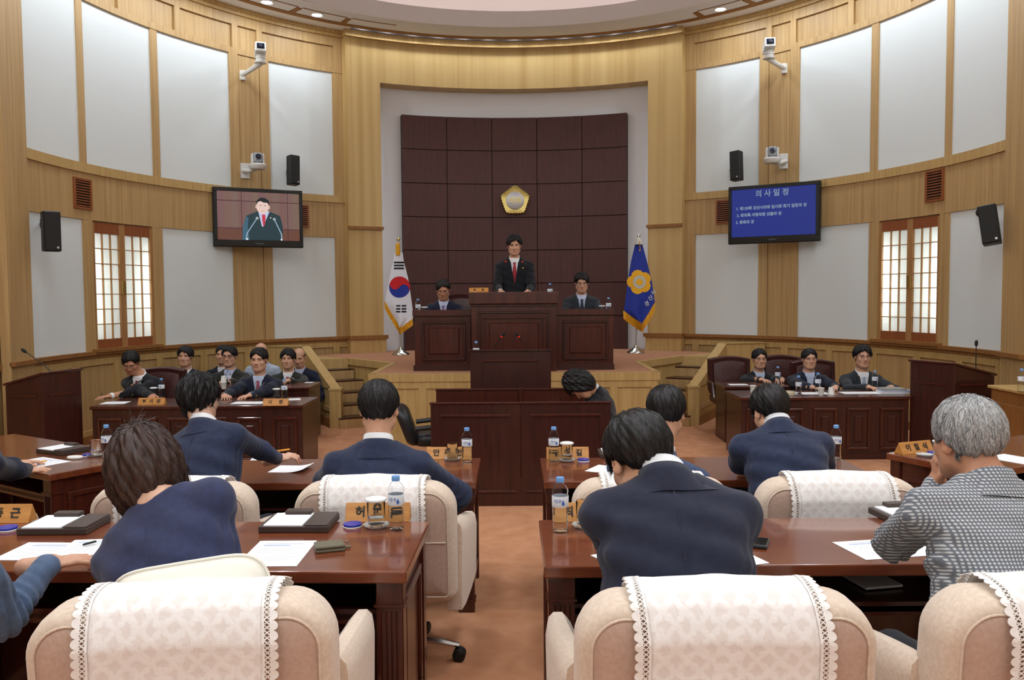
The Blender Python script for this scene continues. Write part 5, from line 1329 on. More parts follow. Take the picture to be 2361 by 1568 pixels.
H_black=hairm('hair_black',(14,13,14),(38,35,35)); H_blackb=hairbase('hair_black_base',(16,15,16),(30,28,28))
H_brown=hairm('hair_brown',(34,22,18),(78,52,42)); H_brownb=hairbase('hair_brown_base',(38,26,22),(60,42,36))
H_grey=hairm('hair_grey',(96,98,102),(206,206,204)); H_greyb=hairbase('hair_grey_base',(112,114,118),(160,162,164))
M_eye=mat('eye_dark',(28,18,14),.25); M_brow=mat('eyebrow',(34,26,24),.8); M_lip=M_lip; M_lips=mat('lips',(170,96,86),.5); M_frame=mat('glasses_frame',(40,34,34),.3); M_frames=mat('glasses_wire',(150,140,130),.3,.8)
M_lensc=mat('spectacle_lens',(250,250,250),.03,trans=1,ior=1.05)

def head_prims(c,R,s,N):
    L=lambda q: c+R@(V3(q)*s)
    P=[ell(L((0,-.012,.037)),V3((.077,.094,.083))*s,R,.02)]
    P.append(ell(L((0,.026,-.045)),V3((.067,.066,.080))*s,R,.03))
    P.append(cone(L((0,.066,-.098)),L((0,.058,-.092)),.022*s,.028*s,.03))
    for x in (-1,1):
        P.append(cone(L((x*.054,.008,-.060)),L((x*.026,.058,-.096)),.021*s,.019*s,.03))
        P.append(ell(L((x*.040,.056,-.026)),V3((.026,.026,.024))*s,R,.025))
    P.append(cone(L((-.034,.078,.026)),L((.034,.078,.026)),.013*s,.013*s,.02))
    for x in (-1,1): P.append(ell(L((x*.032,.101,.006)),V3((.019,.016,.011))*s,R,.014,'s'))
    P.append(cone(L((0,.084,.012)),L((0,.106,-.030)),.008*s,.0125*s,.012))
    for x in (-1,1): P.append(ell(L((x*.0135,.094,-.034)),V3((.009,.011,.008))*s,R,.008))
    P.append(ell(L((0,.083,-.060)),V3((.026,.014,.016))*s,R,.016))
    P.append(ell(L((0,.099,-.0615)),V3((.022,.006,.0016))*s,R,.004,'s'))
    for x in (-1,1):
        Re=R@Rz_(-x*.45)@Rx_(.15)
        P.append(ell(L((x*.081,-.006,-.006)),V3((.009,.019,.031))*s,Re,.006)); P.append(ell(L((x*.089,.0,-.002)),V3((.006,.010,.016))*s,Re,.006,'s'))
    P.append(cone(L((0,-.022,-.05)),N,.054*s,.060*s,.03))
    return P
def hair_prim(c,R,s,style,seed=0):
    t={'short':.016,'full':.019,'bob':.028,'bald':.008,'crop':.014,'grey':.014,'shag':.016,'puff':.021}[style]
    rr=V3((.077,.094,.083))+t*V3((1,1,1.05))
    ys=[-.16,-.085,-.055,-.03,-.005,.03,.05,.072,.085,.14]
    zs={'short':[-.085,-.08,-.06,-.01,.018,.026,.036,.070,.084,.084],'crop':[-.065,-.06,-.04,.0,.02,.024,.03,.062,.072,.07],'full':[-.09,-.085,-.065,-.015,.012,.018,.026,.060,.072,.072],
        'puff':[-.085,-.08,-.06,-.01,.018,.026,.034,.068,.08,.08],
        'grey':[-.10,-.095,-.075,-.03,.005,.012,.0,.05,.06,.06],'bob':[-.18,-.175,-.165,-.15,-.13,-.09,.0,.03,.05,.05],'shag':[-.115,-.11,-.09,-.065,-.04,-.01,.0,.04,.05,.05],'bald':[-.07,-.065,-.05,-.005,.018,.024,.04,.1,.1,.1]}[style]
    cz={'bob':.012,'shag':.022}.get(style,.037)
    part=(.28 if seed%2 else -.28)
    def f(p):
        q=((p-c)@R)/s
        w=q-V3((0,-.014,cz)); rr2=rr+(V3((.004,.004,.044 if style=='bob' else .014)) if style in('bob','shag') else V3((0,0,0)))
        k0=np.linalg.norm(w/rr2,axis=-1); k1=np.linalg.norm(w/(rr2*rr2),axis=-1); d=k0*(k0-1)/np.maximum(k1,1e-6)
        az=np.arctan2(w[...,0],-w[...,1]); el=w[...,2]/rr[2]
        amp={'short':.0018,'crop':.0006,'full':.003,'bob':.004,'grey':.0022,'shag':.006,'bald':.0006,'puff':.004}[style]
        d=d-amp*(np.sin(az*9+seed+3*el)+.7*np.sin(az*17-5*el+seed*2)+.5*np.sin(az*31+9*el+seed))
        h=np.interp(q[...,1],ys,zs)
        h=h+np.where(q[...,1]>.06,-.30*np.abs(q[...,0])+.004*np.sin(q[...,0]*110+seed),0)+.004*np.sin(az*23+seed)
        h=h+np.where(q[...,1]>.02,part*q[...,0]*np.clip((q[...,1]-.02)/.05,0,1),0)
        e=(h-q[...,2])*.75
        d=-smin(-d,-e,.012)
        if style=='bald': d=-smin(-d,-((q[...,2]-.045)*.8),.02)
        return d*s
    m=(max(rr)+.03)*s
    return Prim(f,c-m,c+m,.004)
def hand_prims(W,d,n,side,curl,sp=1.0,s=1.0):
    W=V3(W); d=V3(d); d/=np.linalg.norm(d); n=V3(n); n=n-d*(n@d); n/=np.linalg.norm(n); w=np.cross(n,d)*(-1 if side>0 else 1)
    R=np.stack([w,d,n],1); P=[ell(W+d*.048*s,V3((.040,.052,.0155))*s,R,.015),cone(W-d*.07*s,W+d*.01*s,.029*s,.025*s,.02)]
    for i,(bd,bw,ln) in enumerate(((.086,.029,.070),(.092,.010,.078),(.088,-.010,.072),(.078,-.028,.056))):
        b=W+(d*bd+w*bw*sp)*s; a1=curl*(.55+.06*i); a2=curl*1.5+.1
        fan=w*(.10-.07*i)*sp
        d1=d*math.cos(a1)+n*math.sin(a1)+fan; d1/=np.linalg.norm(d1); d2=d*math.cos(a2)+n*math.sin(a2)+fan; d2/=np.linalg.norm(d2)
        m_=b+d1*ln*.52*s; e=m_+d2*ln*.48*s
        P+= [cone(b-d1*.012*s,m_,.0096*s,.0086*s,.006),cone(m_,e,.0084*s,.0070*s,.004)]
    b=W+(d*.022+w*.030)*s; d1=d*.72+w*.62+n*.22; d1/=np.linalg.norm(d1); m_=b+d1*.040*s; d2=d*.95+w*.12+n*.30; d2/=np.linalg.norm(d2)
    P+= [cone(b,m_,.0135*s,.0105*s,.010),cone(m_,m_+d2*.032*s,.0100*s,.0080*s,.004)]
    return P
def ik(S,W,l1,l2,pole):
    v=W-S; D=np.linalg.norm(v); D2=min(D,(l1+l2)*.999); u=v/D
    a=(l1*l1-l2*l2+D2*D2)/(2*D2); h=math.sqrt(max(l1*l1-a*a,0)); pl=pole-u*(pole@u); pl/=max(np.linalg.norm(pl),1e-6)
    return S+u*a*(D/D2 if D>l1+l2 else 1)+pl*h

def strands(hp, c, R, s, n, length, m, parent, org, seed, wd=.0016, flow='down', lift=.003):
    "ribbons of hair combed over the hair volume from the whorl"
    rng=np.random.default_rng(seed); steps=7
    g=rng.normal(size=(n*3,3)); g/=np.linalg.norm(g,axis=1)[:,None]
    pts=c+(R@((g*V3((.11,.13,.12))+V3((0,-.014,.03))).T*s)).T
    def grad(p):
        e=.002; G=np.stack([(hp.f(p+V3(o))-hp.f(p-V3(o))) for o in ((e,0,0),(0,e,0),(0,0,e))],-1); return G/np.maximum(np.linalg.norm(G,axis=-1,keepdims=True),1e-9)
    for _ in range(6): d=hp.f(pts); pts=pts-grad(pts)*d[:,None]*.8
    q=((pts-c)@R)/s
    ok=(np.abs(hp.f(pts))<.004); ys=q[:,1]; ok&=~((ys>.05)&(q[:,2]<.03)); pts=pts[ok][:n]; n=len(pts)
    wh=c+R@(V3((.012,-.045,.125))*s); down=-R[:,2]
    path=[pts+grad(pts)*lift*rng.uniform(.2,1,(n,1))]; p=pts.copy(); st=length/steps*rng.uniform(.6,1.2,(n,1))
    jit=rng.normal(scale=.16,size=(n,3))
    for k in range(steps):
        G=grad(p); v=(p-wh); v/=np.maximum(np.linalg.norm(v,axis=1,keepdims=True),1e-6)
        dirv=v*.9+down*.55+jit; dirv-=G*np.sum(dirv*G,1,keepdims=True); dirv/=np.maximum(np.linalg.norm(dirv,axis=1,keepdims=True),1e-6)
        p=p+dirv*st; d=hp.f(p); stop=(d<.012)[:,None]; p=np.where(stop,p-G*np.clip(d,-.01,.01)[:,None],p)
        path.append(p+G*lift*rng.uniform(.2,1.1,(n,1)))
    path=np.stack(path,1); K=steps+1
    t=np.gradient(path,axis=1); G=grad(path.reshape(-1,3)).reshape(n,K,3); b=np.cross(t,G); b/=np.maximum(np.linalg.norm(b,axis=2,keepdims=True),1e-9)
    taper=np.array([.5,.9,1,1,.95,.8,.55,.15])[None,:,None]; wv=b*wd*.5*taper*rng.uniform(.6,1.3,(n,1,1))
    Vv=np.stack([path-wv,path+wv],2).reshape(-1,3)
    base=(np.arange(n)*K*2)[:,None]; k=np.arange(steps)[None,:]*2; a=base+k; Q=np.stack([a,a+1,a+3,a+2],-1).reshape(-1,4)
    o=np_mesh('hair_strands',Vv,Q,m,parent,org); o['kind']='stuff'; return o

def person(label, Hc, hyaw, hpitch, hroll, N, P, yaw, hands, jacket, shirt=SHIRT, tie=None, hair='short', hm=(H_black,H_blackb), skin=SK1, glasses=None, near=0, sw=.195, roll=0, stand=None, pin=False, size=1.0, vneck=True, strand_n=0, knees=None, face=True, hunch=.03, badge=False, hlen=.06, bulk=1.0, fold=.0036, group=None, collar_out=True, seam=True, jcollar=True):
    """joints in world metres. yaw 0 faces away (+Y), 180 faces the camera. hands: per side (wrist, pole, dir, normal, curl) or None"""
    Hc,N,P=V3(Hc),V3(N),V3(P); floor=V3((P[0],P[1],0)); org=V3((P[0],P[1],0 if stand is None else stand))
    t=thing('person', label, 'person', tuple(org), 0, group); s=size
    ya=rad(yaw); f=V3((-math.sin(ya),math.cos(ya),0)); u=N-P; Lt=np.linalg.norm(u); u=u/Lt; f=f-u*(f@u); f/=np.linalg.norm(f); r=np.cross(f,u)
    if roll: ro=rad(roll); r2=r*math.cos(ro)+u*math.sin(ro); rs=r2
    else: rs=r
    R=Rz_(rad(hyaw))@Rx_(-rad(hpitch))@Ry_(rad(hroll))
    # --- arms
    Ss,Es,Ws=[],[],[]
    for i,sd in enumerate((-1,1)):
        S=N+rs*sd*sw-u*.090*s+f*(-.005)
        h=hands[i]
        if h is None: W=S-u*.34+f*.30+r*sd*(-.02); pole=r*sd*.5-u*.6; hh=None
        else: W=V3(h[0]); pole=V3(h[1])
        E=ik(S,W,.29*s,.255*s,pole); Ss.append(S);Es.append(E);Ws.append(W)
    hp_=head_prims(Hc,R,s,N)
    vh=.0042 if near else .0048
    parts=[nets(hp_+[cone(N-u*.0,N-u*.10,.060*s,.075*s,.03)],vh)]
    core=[cone(N-u*.06,P,.085,.10,.03),cone(Ss[0],Ss[1],.045,.045,.03)]+[cone(Ss[i],Es[i],.036,.032,.02) for i in (0,1)]+[cone(Es[i],Ws[i],.030,.024,.02) for i in (0,1)]
    parts.append(nets(core,.018))
    for i,sd in enumerate((-1,1)):
        h=hands[i]
        fd=(Ws[i]-Es[i]); fd/=np.linalg.norm(fd)
        if h is None: parts.append(nets(hand_prims(Ws[i],fd,-u,sd,.3,1,s),.0055)); continue
        parts.append(nets(hand_prims(Ws[i],h[2],h[3],sd,h[4],1,s)+[cone(Es[i],Ws[i],.034,.026,.02)],.0036 if near else .0046))
    Vv=np.concatenate([p[0] for p in parts]); off=np.cumsum([0]+[len(p[0]) for p in parts]); Q=np.concatenate([p[1]+o for p,o in zip(parts,off)])
    body=np_mesh('body',Vv,Q,skin,t,org)
    # --- jacket
    sv=np.array([-.30,-.12,.05,.28,.50,.70,.84,.93,.99,1.04]); av=np.array([.190,.192,.186,.182,.190,.196,.190,.160,.110,.074])*bulk*s; bv=np.array([.145,.142,.130,.122,.126,.124,.110,.092,.076,.066])*bulk*s
    def torso_local(p):
        q=p-P; return q@r, q@f, (q@u)/Lt
    def torso_f(shrink=0.0):
        def fn(p):
            x,y,z=torso_local(p); a=np.interp(z,sv,av)-shrink; b=np.interp(z,sv,bv)-shrink
            y=y+hunch*4*np.clip(z,0,1)*(1-np.clip(z,0,1))-.012
            if roll: x=x-np.clip(z-.3,0,1)*0
            k0=(np.abs(x/a)**2.3+np.abs(y/b)**2.3)**(1/2.3); d=(k0-1)*np.minimum(a,b)
            return np.maximum(d,np.maximum((sv[0]-z)*Lt,(z-1.03)*Lt))
        return fn
    ext=.32
    lo_=np.minimum(N,P)-ext; hi_=np.maximum(N,P)+ext; lo_[2]=min(N[2],P[2])-.24; hi_[2]=max(N[2],P[2])+.06
    jp=[Prim(torso_f(),lo_,hi_,.02)]
    for i,sd in enumerate((-1,1)):
        jp.append(cone(N+rs*sd*.035-u*.030,Ss[i]+u*.014-rs*sd*.015,.054*s,.056*s,.05))
        jp.append(cone(Ss[i]-rs*sd*.012,Es[i],.062*s*bulk,.052*s*bulk,.022)); 
        Wc=Ws[i]-(Ws[i]-Es[i])/np.linalg.norm(Ws[i]-Es[i])*.012
        jp.append(cone(Es[i],Wc,.052*s*bulk,.039*s,.015))
    jv=.0075 if near else .0105
    seed=abs(hash(label))%97 if False else sum(map(ord,label))%97
    def wrinkle(D0,g0):
        mk=np.abs(D0)<.09; g=g0[mk]; D=D0[mk]
        x,y,z=g[...,0],g[...,1],g[...,2]
        wv=np.sin(x*31+z*22+seed)*np.sin(z*37-x*11+y*17+seed*2)+.6*np.sin(z*61+x*23+y*31+seed)
        D=D+fold*wv
        for i in (0,1):      # creases around the elbow and in the arm pit
            for c,am,rd in ((Es[i],.009,.12),(Ss[i]-u*.12,.004,.10)):
                e2=np.exp(-((x-c[0])**2+(y-c[1])**2+(z-c[2])**2)/(rd*rd)); ax=(Ws[i]-Es[i]); ax=ax/np.linalg.norm(ax); pr=(x-c[0])*ax[0]+(y-c[1])*ax[1]+(z-c[2])*ax[2]
                D=D+am*e2*np.sin(pr*170+x*40+seed)
        # hollow: cut the neck opening and the shirt V
        lx,ly,lz=torso_local(g)
        D=np.maximum(D,-(np.linalg.norm(g-(N+u*.045+f*.02),axis=-1)-.050*s))
        if vneck:
            wV=np.interp(lz,[.40,.98,1.2],[.004,.056,.085])*s; cV=np.maximum(np.maximum(np.abs(lx)-wV,-(ly-.0)),(.40-lz)*Lt)
            D=np.maximum(D,-cV)
        D0[mk]=D; return D0
    jo=nets(jp,jv,post=wrinkle); jk=np_mesh('jacket',jo[0],jo[1],jacket,t,org)
    if near and not vneck and seam:
        zz=np.linspace(.0,.97,24); pq=P+np.outer(zz*Lt,u)-f*.30
        for _ in range(30): pq=pq+f*np.clip(sdf(jp,pq),-.05,.05)[:,None]*.9
        b=MB(); b.tube([tuple(v-f*.0006-org) for v in pq],.0016,5); b.build('back_seam',jacket,jk,smooth='all')
    # --- shirt (seen in the V), collar, tie
    shp=[Prim(torso_f(.010),lo_,hi_,.02),cone(N-u*.05,N+u*.005,.070*s,.060*s,.03)]
    def front(fn_prims,lx,lz,start=.30):
        "march from the front onto the surface at torso coords"
        p=P+np.outer(np.atleast_1d(lx),r)+np.outer(np.atleast_1d(lz)*Lt,u)+f*start
        for _ in range(40): p=p-f*np.clip(sdf(fn_prims,p),-.05,.05)[:,None]*.9
        return p
    na=(Hc-N); na=na/np.linalg.norm(na)+u*.9; na=na/np.linalg.norm(na)
    if vneck:
        def shcut(D,g):
            lx,ly,lz=torso_local(g); return np.maximum(D,np.maximum(np.abs(lx)-.115*s,np.maximum(-.02-ly,(.30-lz)*Lt)))
        so=nets(shp,.009,post=shcut); np_mesh('shirt',so[0],so[1],shirt,t,org)
    if collar_out:
        # shirt collar band standing around the neck, open at the front
        b=MB(); rings=[]; K=28
        ax1=r; ax2=np.cross(na,r); ax2=-ax2 if (ax2@f)<0 else ax2
        for j,(hh,rr_) in enumerate(((-.018,.067),(.03,.064),(.063,.0645),(.064,.068),(.03,.072),(-.016,.074))):
            ring=[]
            for k in range(K):
                a=2*PI*k/K; fr=math.cos(a)          # a=0 front
                dip=-.068*((1+fr)*.5)**1.5+.004
                ring.append(tuple(N+na*(hh+dip)*s+ (ax1*math.sin(a)*rr_+ax2*math.cos(a)*(rr_+.004)+ax2*.006)*s-org))
            rings.append(ring)
        b.loft(rings,cap=False); b.build('shirt_collar',shirt,t,smooth='all')
    # jacket collar round the back of the neck
    b=MB(); rings=[]; K=22
    ax2=np.cross(na,r); ax2=-ax2 if (ax2@f)<0 else ax2
    for j,(hh,rr_) in enumerate(((-.03,.078),(.02,.0735),(.044,.071),(.046,.0755),(.018,.082),(-.045,.100))):
        ring=[]
        for k in range(K+1):
            a=PI+(-1+2*k/K)*rad(98); fr=math.cos(a); dip=-.05*((1+fr)*.5)**1.3; h0=hh; hh=hh*(.25+.75*((1-fr)*.5)) if hh<0 else hh
            ring.append(tuple(N+na*(hh+dip-.004)*s+(r*math.sin(a)*rr_*1.02+ax2*math.cos(a)*(rr_+.004)+ax2*.004)*s-org)); hh=h0
        if j==5:     # the fall of the collar lies on the jacket
            pp=np.array(ring)+org; ax=N+na*.0
            for _ in range(12):
                dv=sdf(jp,pp)-.004; out=pp-ax; out-=na*(out@na)[:,None]; out/=np.maximum(np.linalg.norm(out,axis=1,keepdims=True),1e-6)
                pp=pp-out*np.clip(dv,-.02,.02)[:,None]*.9
            dd=(pp-org)-np.array(ring); ln=np.linalg.norm(dd,axis=1,keepdims=True); dd*=np.minimum(1,.022/np.maximum(ln,1e-6)); ring=[tuple(q) for q in (np.array(ring)+dd)]
        rings.append(ring)
    if jcollar: b.loft(rings,cap=False,closed_u=False); b.build('jacket_collar',jacket,jk,smooth='all')
    if vneck and face:
        jfull=jp
        def strip(name,rows,m,prims,off,parent_):
            Lp=np.array([a for a,b_,c in rows]); Rp=np.array([b_ for a,b_,c in rows]); Zp=np.array([c for a,b_,c in rows]); Cp=(Lp+Rp)/2
            A=front(prims,Lp,Zp)+f*off; Bm=front(prims,Cp,Zp)+f*(off+.003); B=front(prims,Rp,Zp)+f*off; th=f*.005
            b=MB(); b.loft([[tuple(a-org),tuple(m_-org),tuple(c-org),tuple(c-th-org),tuple(m_-th-org),tuple(a-th-org)] for a,m_,c in zip(A,Bm,B)]); return b.build(name,m,parent_,smooth=True)
        for sd in (-1,1):
            wV=lambda z: np.interp(z,[.40,.98],[.004,.056])*s
            rows=[]
            for z in np.linspace(.41,.97,12):
                wl=np.interp(z,[.41,.60,.78,.80,.84,.97],[.012,.045,.070,.052,.062,.030])*s; a_=wV(z)-.004; rows.append((sd*a_,sd*(a_+wl),z))
            strip('lapel',rows,jacket,jfull,.003,jk)
        if tie is not None:
            rows=[(-.017*s,.017*s,.945),(-.020*s,.020*s,.925),(-.013*s,.013*s,.885)]+[(-x*s,x*s,z) for x,z in ((.018,.84),(.025,.72),(.031,.56),(.034,.44),(.034,.36))]
            strip('necktie',rows,tie,shp,.004,t)
        for sd in (-1,1):    # collar points
            rows=[(sd*.004*s,sd*.045*s,.965),(sd*.012*s,sd*.044*s,.94),(sd*.024*s,sd*.040*s,.91),(sd*.034*s,sd*.036*s,.885)]
            strip('collar_point',rows,shirt,shp,.006,t)
        b=MB(); q=front(jfull,[.012],[.36])[0]; b.lathe([(0,-.004),(.009,-.003),(.009,.003),(0,.004)],10,Matrix.Translation(tuple(q+f*.003-org))@Matrix.Rotation(PI/2,4,'X')); b.build('button',M_black,jk)
        if pin: b=MB(); q=front(jfull,[-.105*s if (r[0]<0) else .105*s],[.80])[0]; q=front(jfull,[-.108*s],[.80])[0]; b.lathe([(0,-.004),(.009,-.003),(.009,.003),(0,.004)],10,Matrix.Translation(tuple(q+f*.010-org))@Matrix.Rotation(PI/2,4,'X')); b.build('lapel_pin',M_gold,jk,smooth=True)
        if badge:
            q=front(jfull,[-.10*s],[.42])[0]-org+f*.012; b=MB(); b.box(q[0]-.028,q[0]+.028,q[1]-.004,q[1],q[2]-.045,q[2]+.04); bd=b.build('name_badge',M_paper,jk); b=MB(); b.box(q[0]-.012,q[0]+.012,q[1]-.0055,q[1]-.004,q[2]-.02,q[2]+.016); b.build('badge_photo',M_inkb,bd)
    # cuffs
    for i,sd in enumerate((-1,1)):
        if hands[i] is None: continue
        d=(Ws[i]-Es[i])/np.linalg.norm(Ws[i]-Es[i]); b=MB(); b.tube([tuple(Ws[i]-d*.03-org),tuple(Ws[i]+d*.004-org)],.0345*s,14); b.build('shirt_cuff',shirt,t,smooth=True)
    # --- trousers and shoes
    tp=[]; 
    for sd in (-1,1):
        hip=P+r*sd*.09-u*.02
        if stand is not None: kn=V3((hip[0],hip[1]-.01,stand+.46*s)); an=V3((hip[0],hip[1],stand+.09))
        else:
            fl=f.copy(); fl[2]=0; fl/=np.linalg.norm(fl); zf=knees if knees is not None else 0.0
            kn=V3((hip[0],hip[1],0))+fl*.40+V3((0,0,hip[2]-.03)); an=V3((kn[0],kn[1],zf+.10))-fl*.04
        tp+= [cone(hip,kn,.088*s,.066*s,.03),cone(kn,an,.062*s,.050*s,.02)]
        b=MB(); fl=f.copy(); fl[2]=0; fl/=np.linalg.norm(fl); sc=[]; base=V3((an[0],an[1],an[2]-.10)); sidev=np.cross(fl,V3((0,0,1)))
        for k,(yy,wd,ht) in enumerate(((-.07,.026,.05),(-.05,.036,.075),(.02,.040,.07),(.10,.044,.05),(.17,.038,.04),(.20,.016,.02))):
            sc.append([tuple(base+fl*yy+sidev*wd*math.cos(a)+V3((0,0,max(0,ht*math.sin(a))))-org) for a in [2*PI*j/12 for j in range(12)]])
        b.loft(sc); b.build('shoe',M_black,t,smooth='all')
    tp.append(cone(P-r*.05,P+r*.05,.12,.12,.03)); to=nets(tp,.018); np_mesh('trousers',to[0],to[1],TROUS,t,org)
    # --- hair
    hpm=hair_prim(Hc,R,s,hair,seed); ho=nets([hpm],.0042 if near else .0052)
    np_mesh('hair',ho[0],ho[1],hm[1],t,org)
    if strand_n: strands(hpm,Hc,R,s,strand_n,hlen,hm[0],t,org,seed)
    # --- face details
    if face:
        def onface(x,z):
            p=Hc+R@(V3((x,.16,z))*s); fw=R[:,1]
            for _ in range(40): p=p-fw*float(sdf(hp_,p[None])[0])*.9
            return p
        Rm=Matrix(R.tolist()).to_4x4()
        for sx in (-1,1):
            q=onface(sx*.032,.006); b=MB(); b.lathe([(0,-.0055),(.0075,-.0045),(.0125,-.001),(.0125,.001),(.0075,.0045),(0,.0055)],12,Matrix.Translation(tuple(q-org))@Rm@Matrix.Diagonal((s,.35*s,.75*s,1))); b.build('eye',M_eye,t,smooth='all')
            pts=[onface(sx*x,z)+R[:,1]*.001 for x,z in ((.014,.0215),(.028,.027),(.044,.0235))]; b=MB(); b.tube([tuple(p-org) for p in pts],[.0022*s,.0034*s,.0016*s],6); b.build('eyebrow',M_brow,t,smooth='all')
        pts=[onface(x,-.0625)+R[:,1]*.0005 for x in (-.023,-.012,0,.012,.023)]; b=MB(); b.tube([tuple(p-org) for p in pts],[.001,.0042*s,.0048*s,.0042*s,.001],6); b.build('lips',M_lips,t,smooth='all')
        if glasses:
            gm=M_frame if glasses=='dark' else M_frames; wr=.0022 if glasses=='dark' else .0012; g=MB()
            g_ob=None; b=MB()
            L=lambda x,y,z: tuple(Hc+R@(V3((x,y,z))*s)-org)
            for sx in (-1,1):
                loop=[(sx*.034+.024*math.copysign(abs(math.cos(a))**.7,math.cos(a)),.103,.004+.015*math.copysign(abs(math.sin(a))**.7,math.sin(a))) for a in [2*PI*k/20 for k in range(20)]]
                b.tube([L(*p) for p in loop],wr*s,6,closed=True); b.tube([L(sx*.058,.100,.008),L(sx*.078,.06,.010),L(sx*.083,.0,.008)],wr*s,6)
            b.tube([L(-.010,.104,.008),L(0,.106,.010),L(.010,.104,.008)],wr*s,6); gl=b.build('glasses',gm,t,smooth='all')
            for sx in (-1,1):
                b=MB(); b.add([L(sx*.034+.022*math.copysign(abs(math.cos(a))**.7,math.cos(a)),.103,.004+.0135*math.copysign(abs(math.sin(a))**.7,math.sin(a))) for a in [2*PI*k/20 for k in range(20)]],[tuple(range(20))]); b.build('lens',M_lensc,gl)
    return t
DN=V3((0,0,-1))
def off(v,*d): return V3(v)+V3(d)

# ---------- councillors, seen from behind
Hc=at(1476,1058,2.44); N=at(1540,1116,2.36)
person('man in dark navy suit bent over the right rear desk', Hc, 18, 34, -6, N, (.455,2.22,.66), 0,
  [(at(1452,1262,2.86),(-.75,-.2,-.45),(.5,.8,0),DN,.35),(at(1640,1250,2.88),(.8,-.25,-.4),(-.3,.9,0),DN,.35)], J_navyd, hair='short', near=1, strand_n=9000, face=False, vneck=False, knees=R1Z, sw=.20, bulk=1.04, hunch=.05, roll=-3, size=1.03)
Hc=at(2230,1013,2.44); N=at(2280,1122,2.36)
person('grey-haired man in checked jacket with chin on hand', Hc, 16, 4, -4, N, (1.30,2.20,.66), 4,
  [(at(2160,1118,2.62),(-.7,-.3,-.7),(.05,.05,1),(.9,-.2,0),.9),(at(2420,1250,2.86),(.9,-.2,-.4),(-.3,.9,0),DN,.4)], J_check, hair='grey', hm=(H_grey,H_greyb), near=1, strand_n=14000, face=False, vneck=False, knees=R1Z, sw=.205, bulk=1.06, hunch=.05, size=.96, skin=SK2, hlen=.055, collar_out=False)
Hc=at(342,1098,2.44); N=at(366,1164,2.36)
person('woman with brown bobbed hair leaning left in a navy blouse', Hc, 6, 10, -14, N, (-.83,2.26,.66), 0,
  [(at(262,1290,2.86),(-.6,-.2,-.5),(.4,.8,0),DN,.3),(at(470,1290,2.88),(.7,-.2,-.5),(-.2,.9,0),DN,.3)], J_wom, hair='bob', hm=(H_brown,H_brownb), near=1, strand_n=13000, face=False, vneck=False, knees=R1Z, sw=.17, roll=16, size=.95, bulk=1.03, hunch=.045, hlen=.075, collar_out=False, skin=SK3, jcollar=False)
person('man in blue-grey jacket at the left edge, hand on papers', at(-120,1000,2.42), -20, 20, 0, (-1.655,2.34,1.20), (-1.86,2.18,.66), -8,
  [(( -1.98,2.72,.86),(-.8,-.2,-.4),(.2,.9,0),DN,.3),(at(112,1300,2.66),(.0,-.6,-1),(.62,.62,-.05),(0,.1,-1),.28)], J_denim, hair='short', near=1, face=False, vneck=False, knees=R1Z, sw=.20)
Hc=at(462,916,4.28); N=at(470,985,4.22)
person('dark-haired councillor in navy jacket holding an orange pen', Hc, -32, 6, 4, N, (-1.50,4.06,.56), -12,
  [(at(430,1085,4.62),(-.7,-.2,-.5),(.3,.9,0),DN,.3),(at(640,1058,4.66),(.6,-.2,-.6),(.75,.5,.1),(.1,.3,-.9),.75)], J_navy, hair='shag', near=1, strand_n=7000, face=False, vneck=False, sw=.185, hlen=.06, skin=SK3, size=.94, bulk=1.05, roll=4)
Hc=at(874,942,3.92); N=at(872,1030,3.88)
person('short-haired man in navy suit leaning back left of the aisle', Hc, 0, 6, 0, N, (-.63,3.86,.56), 0,
  [(at(745,1130,4.40),(-.8,-.1,-.3),(.3,.9,0),DN,.3),(at(1035,1180,4.24),(.9,-.1,-.2),(-.1,.9,-.3),DN,.3)], J_navy, hair='short', near=1, strand_n=6000, face=False, vneck=False, sw=.205, hlen=.03, bulk=1.02)
Hc=at(1535,952,4.10); N=at(1522,1055,4.06)
person('man in blue jacket behind the dark navy suit', Hc, -8, 12, 0, N, (.64,3.96,.56), 0,
  [(at(1440,1095,4.66),(-.7,-.2,-.4),(.3,.9,0),DN,.3),(at(1600,1100,4.68),(.7,-.2,-.4),(-.3,.9,0),DN,.3)], J_blue, hair='short', near=1, strand_n=7000, face=False, vneck=False, sw=.20, hlen=.055)
Hc=at(1776,948,4.30); N=at(1797,992,4.22)
person('bowed man in dark blue suit second right of the aisle', Hc, 12, 30, -4, N, (1.34,4.02,.56), 0,
  [(at(1715,1085,4.66),(-.8,-.3,-.4),(.4,.8,0),DN,.3),(at(1880,1085,4.66),(.8,-.3,-.4),(-.4,.8,0),DN,.3)], J_navy, hair='short', near=1, strand_n=7000, face=False, vneck=False, sw=.21, hunch=.06, bulk=1.03)
person('man at the far left angled desk, mostly out of frame', at(-58,915,4.45), -35, 15, 0, (-2.80,4.38,.99), (-2.92,4.25,.54), -33,
  [((-2.95,4.95,.76),(-.8,-.2,-.4),(.4,.8,0),DN,.3),(at(62,1085,4.86),(.3,-.6,-.6),(.75,.5,-.05),(0,.1,-1),.55)], J_midn, hair='short', near=1, face=False, vneck=False, sw=.20)
pen('orange pen in the hand of the councillor in navy', at(598,1046,4.72), at(668,1036,4.80), M_pen, .005)
pen('dark pen under the hand of the man at the left edge', onz(190,1264,zA)+Vector((0,0,.012)), onz(222,1258,zA)+Vector((0,0,.016)), M_black)
pen('orange pencil beside the hand at the far left desk', onz(84,1068,zB)+Vector((0,0,.008)), onz(108,1066,zB)+Vector((0,0,.01)), M_pen)

